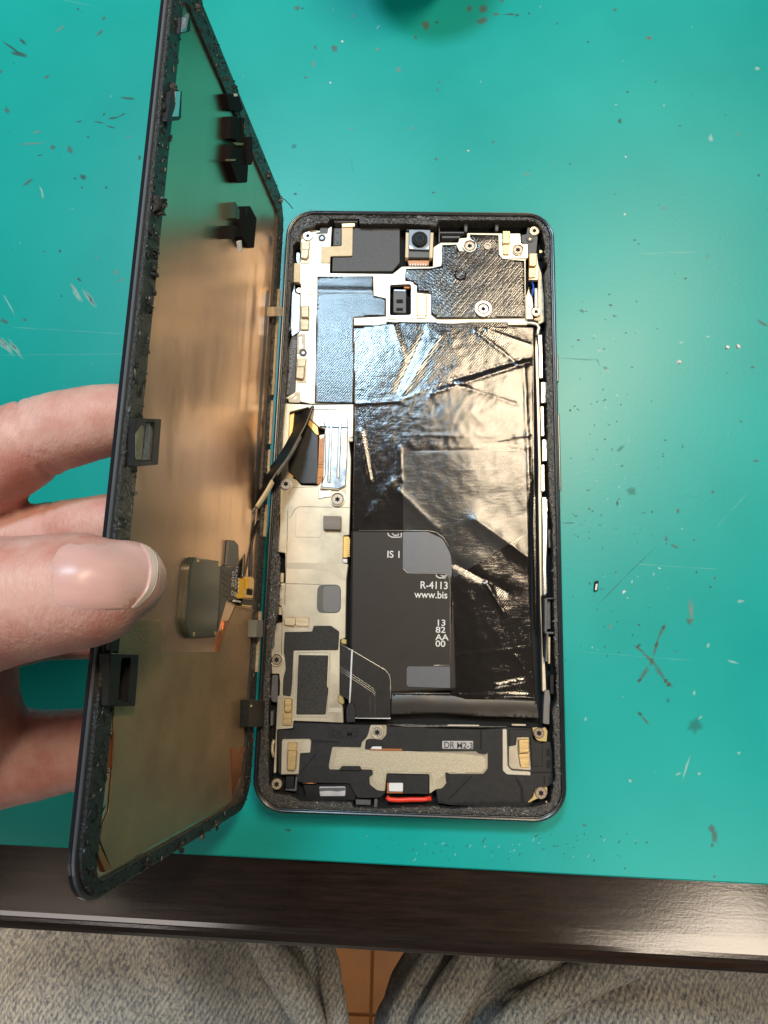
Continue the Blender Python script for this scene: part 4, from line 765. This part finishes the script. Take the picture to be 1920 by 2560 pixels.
# driver board with its printed marks
o = sb('driver_board', 'S 212,1112 488,1166 494,1205 480,1640 452,1960 440,2008 172,2022 132,1960 112,1850 142,1500 165,1200', -.5, -1.5, olive, .9, .3)
for sp in ('S 240,1135 262,1160 255,1175 234,1168', 'S 470,1175 494,1208 486,1225 468,1212', 'S 190,1948 215,1948 205,2000 190,1990', 'S 425,1940 450,1942 440,1985 425,1975'): sb('gold_pad', sp, -1.5, -1.56, gold_dot, .1, .02, o)
for k in range(24):
    y = 1240 + 27 * k; x = 484 - 1.0 * k; sb('board_tooth', 'S %d,%d %d,%d %d,%d %d,%d' % (x, y, x + 12, y, x + 12, y + 13, x, y + 13), -1.3, -1.52, fpc, .03, .03, o)
o = sb('driver_flex', 'S 494,1210 690,1240 705,1225 722,1240 745,1330 738,1590 560,1600 475,1905 455,1960 482,1640', -.6, -1.1, M('flex_grey', (.075, .07, .066), .45, var=.15, vs=400), .25, .08)
for k in range(5): strip('flex_line', 'S %d,%d %d,%d' % (500 + 6 * k, 1260 + 70 * k, 560, 1320 + 60 * k), -1.12, .1, greyp, o, PQ)
sb('flex_tab', 'S 592,928 650,935 692,985 698,1215 566,1216', -.6, -1.2, M('tab_grey', (.115, .112, .108), .45), .35, .08)
for body, x, y in (('0 500', 612, 1545), ('B 08RSC', 648, 1560)):
    q = PP(*px('S', x, y), 1.2); text('printed_text', body, 2.3 if body[0] == '0' else 2.1, q, -1.14, print_w, o, math.radians(90 - 4), flip=False)
sb('chip_group', 'S 680,1330 745,1320 740,1525 680,1520', -1.1, -1.3, void, .2)
for j in range(8): sb('chip_pad', 'S %d,%d %d,%d %d,%d %d,%d' % (692 + 26 * (j % 2), 1345 + 44 * (j // 2), 708 + 26 * (j % 2), 1345 + 44 * (j // 2), 708 + 26 * (j % 2), 1370 + 44 * (j // 2), 692 + 26 * (j % 2), 1370 + 44 * (j // 2)), -1.3, -1.5, print_w, .08, .05)
yel = M('yellow_flex', (.80, .45, .05), .3, metal=.3, coat=.3)
sb('yellow_fold', 'S 752,1340 855,1335 868,1375 850,1580 745,1575', -1.1, -2.6, yel, .2, .2); sb('yellow_fold', 'S 800,1350 860,1362 852,1470 795,1470', -2.6, -3.1, yel, .15, .15); sb('fold_patch', 'S 800,1470 850,1478 845,1540 790,1530', -2.6, -2.8, void, .1, .05)  # yellow folds with a small black patch on top
sb('connector', 'S 735,1580 845,1590 838,1650 728,1640', -.6, -1.8, black, .1); sb('connector_trim', 'S 655,1592 730,1605 728,1625 655,1612', -1.0, -1.6, white, .05, .05); sb('connector_trim', 'S 730,1640 840,1652 838,1672 728,1658', -.6, -1.5, gold_dot, .05, .05)
sb('copper_tab', 'S 530,1822 578,1818 560,1900 520,1920', -.56, -.8, copper_edge, .05, .03); sb('copper_tab', 'S 500,1940 550,1915 480,2165 445,2165', -.56, -.8, copper_edge, .05, .03)
# ribbon cable that runs from the screen down into the board socket
def W3(u, v, z): q = PROT @ Vector((u, v, z)) + PT; return q
def toscr(q): return PROT.transposed() @ (Vector(q) - PT)
s0 = PP(*px('S', 735, 1330), 2.5); s0 = W3(s0[0], s0[1], -2.5)
path = [tuple(s0)]
for f, x, y, z in (('S', 748, 1050, 21), ('S', 742, 880, 20), ('S', 800, 700, 19), ('S', 880, 560, 18), ('S', 985, 400, 17), ('S', 1100, 200, 15), ('C', 330, 1090, 13.5), ('C', 430, 910, 11), ('C', 520, 740, 8.5), ('C', 575, 600, 6.4), ('C', 592, 556, 5.6)): path.append((*P(*px(f, x, y), z), z))
def smooth_path(p, n=5):
    out = []
    for i in range(len(p) - 1):
        a, b_, c_, d_ = [Vector(p[max(0, min(len(p) - 1, i + k))]) for k in (-1, 0, 1, 2)]
        for j in range(n):
            t = j / n; out.append(.5 * ((2 * b_) + (c_ - a) * t + (2 * a - 5 * b_ + 4 * c_ - d_) * t * t + (3 * b_ - a - 3 * c_ + d_) * t ** 3))
    return out + [Vector(p[-1])]
sp_ = smooth_path(path)
def ribbon(name, path, depth, lean, th, mat, par):
    V, Fc = [], []; m = len(path)
    for i, q in enumerate(path):
        d = (path[min(m - 1, i + 1)] - path[max(0, i - 1)]).normalized(); s = Vector((d.y, -d.x, 0)).normalized(); t = i / (m - 1)
        dn = Vector((0, 0, -1)) * depth(t) - s * lean(t); nn = s * th
        for k in (q, q + nn, q + dn + nn, q + dn): V.append(tuple(toscr(k)))
    for i in range(m - 1):
        for k in range(4): a, b_ = i * 4 + k, i * 4 + (k + 1) % 4; Fc.append((a, a + 4, b_ + 4, b_))
    return raw(name, V, Fc, mat, par)
rb = ribbon('ribbon_cable', sp_, lambda t: 2.5 + 4.5 * math.sin(math.pi * min(1, t * 1.1)) * (1 - .6 * t), lambda t: 2.6 + 2.8 * (1 - t), .35, fpc, scr)
tube('ribbon_edge', [toscr(q + Vector((0, 0, .05))) for q in sp_], .17, M('ribbon_edge', (.30, .26, .19), .35, metal=.3), rb, 6)
i0 = int(len(sp_) * .36); seg = sp_[i0:i0 + 9]
V, Fc = tube_geo([toscr(q + Vector((.35, -.2, .25))) for q in seg], .95, 8, .45); raw('tan_sticker', V, Fc, beige, rb, True)
i1 = int(len(sp_) * .55); V, Fc = tube_geo([toscr(q + Vector((.3, -.2, .1))) for q in sp_[i1:i1 + 12]], .62, 8, .5); raw('grey_sticker', V, Fc, M('tape_grey', (.16, .15, .13), .4, var=.3), rb, True)
for dx, mt, r_ in ((2.2, beige, .22), (3.6, fpc, .3), (4.6, trace, .15), (5.4, fpc, .3)):
    pp = smooth_path([(*P(*px('S', x + dx * 12, y), z), z) for x, y, z in ((760, 1390, 20), (765, 1200, 19), (770, 1000, 18), (800, 860, 17), (860, 720, 15))])
    V, Fc = tube_geo([toscr(q) for q in pp], r_, 6); raw('flex_strand', V, Fc, mt, scr, True)
fp = smooth_path([(*P(*q, z), z) for q, z in (((688, 478), 12), ((700, 492), 10), ((715, 502), 9), ((732, 522), 7.6))])
V, Fc = tube_geo([toscr(q) for q in fp], .12, 5); raw('glue_strand', V, Fc, void, scr, True)

# ================================================================== the person at the bench: left hand and jeans
from mathutils.bvhtree import BVHTree
per = thing('person', 'person in faded grey blue jeans whose bare left hand holds up the phone screen', 'person', (20, -120, -150))
def Q(x, y, z): return Vector((*P(x, y, z), z))
CH = [  # chains of (point, radius)
 [(Vector((-82, 48, 52)), 11), (Vector((-60, 58.5, 57)), 9.6), (Q(0, 1150, 61), 7.8), (Q(60, 1112, 62), 7.6), (Q(140, 1079, 62.5), 7.0), (Q(215, 1062, 62.5), 6.7), (Q(290, 1048, 62), 6.3), (Vector((-13, 76.6, 61)), 6.0)],
 [(Vector((-84, 34, 47)), 11), (Q(-200, 1430, 48), 8.6), (Q(0, 1378, 51), 7.0), (Q(140, 1342, 52), 6.8), (Q(290, 1318, 52), 6.4), (Vector((-13, 57, 51)), 6)],
 [(Vector((-84, 22, 44)), 11), (Q(-150, 1590, 46), 8.4), (Q(20, 1580, 48), 7.0), (Q(120, 1560, 49), 6.6), (Vector((-13, 41, 48)), 6)],
 [(Vector((-82, 8, 42)), 11), (Q(-160, 1935, 47), 9.2), (Q(0, 1900, 50), 8.4), (Q(70, 1888, 50.5), 8.0), (Q(150, 1878, 50.5), 7.4), (Q(240, 1868, 50), 6.8), (Vector((-13.5, 20, 49)), 6.2)],
 [(Vector((-70, 26, 62)), 15), (Q(-330, 1620, 76), 12.), (Q(-170, 1545, 84), 10.4), (Q(-40, 1513, 87), 9.0), (Q(60, 1496, 88), 8.3), (Q(150, 1484, 88), 7.9), (Q(220, 1474, 87.6), 7.6), (Q(270, 1464, 86.6), 7.1), (Q(312, 1450, 85.4), 5.6)],
 [(Vector((-88, 30, 50)), 20), (Q(-230, 1790, 60), 15), (Q(-150, 1800, 60), 12.5)],
 [(Q(-150, 1800, 60), 12), (Q(-170, 1580, 76), 11)], [(Q(-170, 1850, 56), 11), (Q(-130, 1930, 50), 8.6)],
 [(Vector((-82, 48, 50)), 13), (Vector((-84, 34, 47)), 14), (Vector((-84, 22, 46)), 14), (Vector((-82, 8, 44)), 13), (Vector((-95, 26, 48)), 20), (Vector((-112, 14, 44)), 23), (Vector((-132, -4, 38)), 22), (Vector((-165, -32, 28)), 24), (Vector((-215, -75, 10)), 30)]]
def grow(name, CH, vox):
  hb = bpy.data.meshes.new(name); V, Fc = [], []
  for ch in CH:
      sp2 = []
      for i in range(len(ch) - 1):
          for j in range(6):
              t = j / 6; sp2.append((ch[i][0].lerp(ch[i + 1][0], t), ch[i][1] * (1 - t) + ch[i + 1][1] * t))
      sp2.append(ch[-1])
      c0, r0 = sp2[0]; c1, r1 = sp2[-1]; d0 = (sp2[1][0] - c0).normalized(); d1 = (c1 - sp2[-2][0]).normalized()
      pre = [(c0 - d0 * r0 * math.sin(a), r0 * math.cos(a)) for a in (1.5, 1.2, .8, .4)]; post = [(c1 + d1 * r1 * math.sin(a), r1 * math.cos(a)) for a in (.3, .6, .9, 1.15, 1.35, 1.5)]
      allp = pre + sp2 + post; tube_geo([p_[0] for p_ in allp], [p_[1] for p_ in allp], 22, 1., V, Fc)
  hb.from_pydata([tuple(v * S for v in q) for q in V], [], Fc)
  ho = bpy.data.objects.new('hand_src', hb); COL.objects.link(ho)
  rmd = ho.modifiers.new('r', 'REMESH'); rmd.mode = 'VOXEL'; rmd.voxel_size = vox; rmd.use_smooth_shade = True
  smd = ho.modifiers.new('s', 'SMOOTH'); smd.factor = .5; smd.iterations = 10
  dg = bpy.context.evaluated_depsgraph_get(); hm = bpy.data.meshes.new_from_object(ho.evaluated_get(dg)); bpy.data.objects.remove(ho)
  return hm
hm = grow('hand', CH, .0009)
hm.name = 'hand'
# knuckle creases and skin unevenness pressed into the surface
GR = [(Q(96, 1100, 62), (1, .42, 0), .9, .45, 11), (Q(122, 1090, 62), (1, .38, 0), .55, .42, 11), (Q(140, 1084, 62), (1, .35, 0), .35, .3, 11), (Q(150, 1340, 52), (1, .2, 0), .8, .45, 9), (Q(172, 1336, 52), (1, .2, 0), .4, .3, 9),
      (Q(150, 1880, 50), (1, .1, 0), .5, .3, 10), (Q(182, 1878, 50), (1, .1, 0), .6, .35, 10), (Q(118, 1882, 50), (1, .2, 0), .35, .3, 10), (Q(205, 1872, 50), (1, .05, 0), .35, .3, 10)]
hm.calc_loop_triangles()
nv = [v.normal.copy() for v in hm.vertices]
for v, nn in zip(hm.vertices, nv):
    q = v.co / S; d = 0
    for c, n_, dep, wd, rad in GR:
        e = q - c
        if e.length < rad:
            n2_ = Vector(n_).normalized(); w_ = e.dot(n2_) + .5 * mnoise.noise(q * .35); d -= dep * math.exp(-(w_ / wd) ** 2) * max(0, 1 - (e.length / rad) ** 3)
    d += .22 * mnoise.noise(q * .16) + .05 * mnoise.noise(q * .7)
    v.co += nn * d * S
hm.update()
def skin_mat():
    m, nt, b = nodes_of('skin'); N, LK = nt.nodes, nt.links
    tc = N.new('ShaderNodeTexCoord')
    n = N.new('ShaderNodeTexNoise'); n.inputs['Scale'].default_value = 110; n.inputs['Detail'].default_value = 5; n.inputs['Roughness'].default_value = .62; LK.new(tc.outputs['Object'], n.inputs['Vector'])
    r = N.new('ShaderNodeValToRGB'); e = r.color_ramp.elements; e[0].position = .30; e[0].color = (.60, .235, .19, 1); e[1].position = .62; e[1].color = (.76, .46, .40, 1)
    LK.new(n.outputs['Fac'], r.inputs[0]); LK.new(r.outputs[0], b.inputs['Base Color'])
    b.inputs['Subsurface Weight'].default_value = .35; b.inputs['Subsurface Radius'].default_value = (1, .32, .18); b.inputs['Subsurface Scale'].default_value = .0022
    b.inputs['Roughness'].default_value = .42; b.inputs['Specular IOR Level'].default_value = .45
    mp = N.new('ShaderNodeMapping'); mp.inputs['Scale'].default_value = (1.6, .45, 1); mp.inputs['Rotation'].default_value = (0, 0, math.radians(-12)); LK.new(tc.outputs['Object'], mp.inputs['Vector'])
    n2 = N.new('ShaderNodeTexNoise'); n2.inputs['Scale'].default_value = 900; n2.inputs['Detail'].default_value = 5; n2.inputs['Roughness'].default_value = .7; LK.new(mp.outputs[0], n2.inputs['Vector'])
    vo = N.new('ShaderNodeTexVoronoi'); vo.feature = 'DISTANCE_TO_EDGE'; vo.inputs['Scale'].default_value = 1500; LK.new(mp.outputs[0], vo.inputs['Vector'])
    b1 = N.new('ShaderNodeBump'); b1.inputs['Strength'].default_value = .6; b1.inputs['Distance'].default_value = .0003; LK.new(n2.outputs['Fac'], b1.inputs['Height'])
    b2 = N.new('ShaderNodeBump'); b2.inputs['Strength'].default_value = .3; b2.inputs['Distance'].default_value = .00025; LK.new(vo.outputs['Distance'], b2.inputs['Height']); LK.new(b1.outputs[0], b2.inputs['Normal'])
    LK.new(b2.outputs[0], b.inputs['Normal']); return m
hm.materials.clear(); hm.materials.append(skin_mat())
hand = bpy.data.objects.new('hand', hm); COL.objects.link(hand); attach(hand, per)
# thumbnail laid on the thumb
bvh = BVHTree.FromPolygons([tuple(v.co / S) for v in hm.vertices], [tuple(p_.vertices) for p_ in hm.polygons])
def on_thumb(x, y, up):
    d = ray(x, y).normalized(); h = bvh.ray_cast(CAM, d)
    if h[0] is None or h[0].z < 70: return None
    return h[0] + (Vector((-.1, .15, .98))) * up
def nail_pt(u, v):
    yc, hw = 1438 - 3 * u, 93 - 5 * (1 - u)
    xe = 398 - 52 * abs(v) ** 2.6 - 8 * v; xs = 116 + 34 * abs(v) ** 3.5
    return xs + (xe - xs) * u, yc + hw * v - 10 * (u - .5) * v
def nail(name, u0, u1, mat, up0, up1):
    nu, nv_ = 22, 26; V, Fc = [], []; G = {}
    for i in range(nu + 1):
        for j in range(nv_ + 1):
            u = u0 + (u1 - u0) * i / nu; v = -1 + 2 * j / nv_; q = None; k = 1.
            while q is None and k > .4:
                x, y = nail_pt(u, v * k); q = on_thumb(x, y, up0 + (up1 - up0) * (i / nu) - .25 * max(0, abs(v) - .86) / .14 - .2 * max(0, .06 - u) / .06); k -= .04
            V.append(q if q is not None else V[-1].copy())
    row = nv_ + 1
    for _ in range(6):                      # ease the plate into one smooth shell
        V = [V[i] if i % row in (0, row - 1) or i < row or i >= len(V) - row else (V[i] * 2 + V[i - 1] + V[i + 1] + V[i - row] + V[i + row]) / 6 for i in range(len(V))]
    nn = len(V); V += [q - Vector((0, 0, .45)) for q in V]
    for i in range(nu):
        for j in range(nv_):
            a = i * row + j; Fc.append((a, a + row, a + row + 1, a + 1))
    for i in range(nu):
        for j in (0, nv_):
            a = i * row + j; Fc.append((a, a + row, a + row + nn, a + nn))
    for j in range(nv_):
        for i in (0, nu):
            a = i * row + j; Fc.append((a, a + 1, a + 1 + nn, a + nn))
    return raw(name, [tuple(q) for q in V], Fc, mat, hand if False else per, True)
nail_m = M('nail_plate', (.74, .44, .40), .3, var=.12, vs=160, spec=.35, coat=.0, bump=.2, bs=700, stretch=(.12, 1.4, 1)); nail_m.node_tree.nodes['Principled BSDF'].inputs['Subsurface Weight'].default_value = .2; nail_m.node_tree.nodes['Principled BSDF'].inputs['Subsurface Scale'].default_value = .001
tn = nail('thumbnail', 0, .945, nail_m, .10, .32); te = nail('nail_edge', .94, 1., M('nail_free_edge', (.84, .64, .55), .45, bump=.1), .35, .42); te.parent = tn; te.location = (0, 0, 0)
# jeans: two thighs under the bench edge
def denim_mat():
    m, nt, b = nodes_of('faded_denim'); N, LK = nt.nodes, nt.links
    tc = N.new('ShaderNodeTexCoord')
    mp = N.new('ShaderNodeMapping'); mp.inputs['Rotation'].default_value = (0, 0, math.radians(32)); LK.new(tc.outputs['Object'], mp.inputs['Vector'])
    mp2 = N.new('ShaderNodeMapping'); mp2.inputs['Rotation'].default_value = (0, 0, math.radians(50)); mp2.inputs['Scale'].default_value = (1.5, .8, 1.2); LK.new(tc.outputs['Object'], mp2.inputs['Vector'])
    n = N.new('ShaderNodeTexNoise'); n.inputs['Scale'].default_value = 800; n.inputs['Detail'].default_value = 6; n.inputs['Roughness'].default_value = .75; LK.new(mp2.outputs[0], n.inputs['Vector'])
    nb = N.new('ShaderNodeTexNoise'); nb.inputs['Scale'].default_value = 14; nb.inputs['Detail'].default_value = 3; LK.new(tc.outputs['Object'], nb.inputs['Vector'])
    r = N.new('ShaderNodeValToRGB'); e = r.color_ramp.elements; e[0].position = .40; e[0].color = (.12, .13, .15, 1); e[1].position = .56; e[1].color = (.43, .405, .345, 1)
    LK.new(n.outputs['Fac'], r.inputs[0])
    mx = N.new('ShaderNodeMix'); mx.data_type = 'RGBA'; mx.blend_type = 'MULTIPLY'; mx.inputs[0].default_value = .3; r2 = N.new('ShaderNodeValToRGB'); r2.color_ramp.elements[0].position = .35; r2.color_ramp.elements[0].color = (.55, .62, .66, 1); r2.color_ramp.elements[1].position = .65; r2.color_ramp.elements[1].color = (1, 1, 1, 1)
    LK.new(nb.outputs['Fac'], r2.inputs[0]); LK.new(r.outputs[0], mx.inputs[6]); LK.new(r2.outputs[0], mx.inputs[7])
    b.inputs['Roughness'].default_value = .9; b.inputs['Sheen Weight'].default_value = .15; b.inputs['Specular IOR Level'].default_value = .2
    wv = N.new('ShaderNodeTexWave'); wv.inputs['Scale'].default_value = 190; wv.inputs['Distortion'].default_value = 1.6; wv.inputs['Detail'].default_value = 2; LK.new(mp.outputs[0], wv.inputs['Vector'])
    mw = N.new('ShaderNodeMix'); mw.data_type = 'RGBA'; mw.blend_type = 'MULTIPLY'; mw.inputs[0].default_value = .4; LK.new(mx.outputs[2], mw.inputs[6]); rw = N.new('ShaderNodeValToRGB'); rw.color_ramp.elements[0].position = .2; rw.color_ramp.elements[0].color = (.45, .5, .56, 1); rw.color_ramp.elements[1].position = .6; LK.new(wv.outputs['Fac'], rw.inputs[0]); LK.new(rw.outputs[0], mw.inputs[7]); LK.new(mw.outputs[2], b.inputs['Base Color'])
    b1 = N.new('ShaderNodeBump'); b1.inputs['Strength'].default_value = .6; b1.inputs['Distance'].default_value = .0005; LK.new(wv.outputs['Fac'], b1.inputs['Height'])
    b2 = N.new('ShaderNodeBump'); b2.inputs['Strength'].default_value = .5; b2.inputs['Distance'].default_value = .001; LK.new(n.outputs['Fac'], b2.inputs['Height']); LK.new(b1.outputs[0], b2.inputs['Normal'])
    LK.new(b2.outputs[0], b.inputs['Normal']); return m
denim = denim_mat()
def leg(edge_px, side, grooves, sd):
    """one thigh; edge_px is its inner outline, side +1 when the leg lies to the right of it"""
    zc = -138.; e = sorted([(P(x, y, zc)[1], P(x, y, zc)[0]) for x, y in edge_px]); V, Fc = [], []; NY, NA = 110, 120
    G = [(Vector(P(*a_, -104 if w_ < 5 else -80)), Vector(P(*c_, -104 if w_ < 5 else -80)), w_, d_) for a_, c_, w_, d_ in grooves]
    for i in range(NY + 1):
        y = -330 + 480 * i / NY; x0 = e[0][1]
        if y <= e[0][0]: x0 = e[0][1] + (e[0][0] - y) * (e[0][1] - e[1][1]) / (e[1][0] - e[0][0]) * .6
        elif y >= e[-1][0]: x0 = e[-1][1] + (y - e[-1][0]) * .12 * side
        else:
            for (ya, xa), (yb, xb) in zip(e, e[1:]):
                if ya <= y <= yb: x0 = xa + (xb - xa) * (y - ya) / (yb - ya)
        R_ = 76 + (-y) * .04
        for k in range(NA):
            a = 2 * math.pi * k / NA; cx = x0 + side * R_
            nx, nz = math.cos(a), math.sin(a); q = Vector((cx + R_ * nx, y, zc + 66 * nz))
            dz = 0.; d = (2.2 + 4 * max(0, nz - .3)) * mnoise.noise(Vector((q.x / 30 + q.y / 60, q.y / 34 - q.x / 50, sd))) + 1.4 * mnoise.noise(Vector((q.x / 12 + q.y / 20, q.y / 15, sd + 4)))
            if nz > -.1:
                for ga, gc, w_, d_ in G:
                    dd = gc - ga; qq = Vector((q.x, q.y)); t = max(-.3, min(1.4, (qq - ga).dot(dd) / dd.dot(dd))); dz += d_ * math.exp(-((qq - ga - dd * t).length / w_) ** 2)
            V.append((q.x + nx * d, y, q.z + nz * d - dz * max(0, min(1, (nz - .15) / .35))))
    for i in range(NY):
        for k in range(NA):
            a, b_ = i * NA + k, i * NA + (k + 1) % NA; Fc.append((a, b_, b_ + NA, a + NA))
    Fc.append(tuple(range(NA))[::-1]); Fc.append(tuple(NY * NA + k for k in range(NA)))
    return raw('jeans_leg', V, Fc, denim, per, True)
leg([(830, 2370), (840, 2450), (858, 2560)], -1, [((690, 2350), (790, 2510), 4.5, 13.), ((560, 2350), (640, 2580), 9, 8.), ((430, 2600), (330, 2340), 5, 4.), ((795, 2370), (832, 2560), 2., -1.6), ((90, 2330), (10, 2450), 5, 3.)], 1.)
leg([(1022, 2380), (985, 2450), (935, 2560)], 1, [((1060, 2380), (968, 2530), 1.8, 9.), ((1132, 2390), (1022, 2545), 4.2, 17.), ((1480, 2440), (1270, 2570), 6, 10.), ((1560, 2420), (1900, 2470), 6, 4.), ((1250, 2400), (1200, 2560), 8, 4.)], 6.)

for fp_, r_ in ((((1092, 2340, -97), (1078, 2400, -98), (1040, 2470, -99), (985, 2580, -101), (930, 2700, -104)), 4.6), (((1210, 2340, -84), (1180, 2420, -84.5), (1110, 2520, -86), (1040, 2640, -90)), 7.), (((806, 2330, -108), (822, 2420, -108), (846, 2560, -109), (862, 2700, -110)), 4.2), (((640, 2320, -86), (690, 2400, -87.5), (745, 2490, -91), (800, 2600, -97)), 6.5), (((1650, 2380, -76), (1480, 2440, -76.5), (1330, 2520, -78), (1200, 2640, -82)), 6.)):
    pth = smooth_path([(*P(x, y, z), z) for x, y, z in fp_], 8); nn_ = len(pth)
    fo = tube('jeans_fold', [q + Vector((.8 * mnoise.noise(q / 9), 0, .5 * mnoise.noise(q / 7 + Vector((5, 0, 0))))) for q in pth], [r_ * (.35 + .65 * math.sin(math.pi * (i + .5) / nn_) ** .5) for i in range(nn_)], denim, per, 16, .8)
# the phone taking the picture and its hand, unseen, added to shade the bench
tz = CROT @ Vector((0, 0, 1)); tx = CROT @ Vector((1, 0, 0)); ty = CROT @ Vector((0, 1, 0))
lens = CAM + tz * 3
held = thing('camera_phone', 'unseen dark phone held level above the bench for its shade, taking the picture', 'phone', lens, CROT.to_quaternion())
bd = prism('phone_slab', rrect(-52, -128, 22, 28, 8), 1, 9, satin, held, 0, 1.2)
for cx, cy in ((0, 0), (0, -22), (-22, 0)): ringd('lens_ring', (cx, cy), 7.5, 6.2, 1, -.6, satin, bd, 28)
CH2 = []
def HL(x, y, z): return lens + tx * x + ty * y + tz * z
CH2 = [[(HL(60, -150, 30), 22), (HL(44, -95, 16), 17), (HL(36, -60, 6), 11), (HL(27, -48, 3), 7)], [(HL(44, -95, 14), 12), (HL(24, -98, -6), 7), (HL(6, -92, -7), 6.4)], [(HL(44, -80, 14), 12), (HL(27, -76, -6), 7.4), (HL(8, -72, -7), 6.6)], [(HL(46, -110, 15), 12), (HL(24, -116, -6), 6.8), (HL(5, -112, -7), 6)],
       [(HL(50, -120, 18), 14), (HL(28, -80, 16), 8.5), (HL(4, -62, 15), 7.)], [(HL(52, -120, 20), 20), (HL(70, -165, 30), 24), (HL(110, -260, 40), 30), (HL(170, -380, 20), 38)]]
m2 = grow('right_hand', CH2, .002); m2.name = 'right_hand'; m2.materials.clear(); m2.materials.append(hm.materials[0])
rh = bpy.data.objects.new('right_hand', m2); COL.objects.link(rh); attach(rh, per)
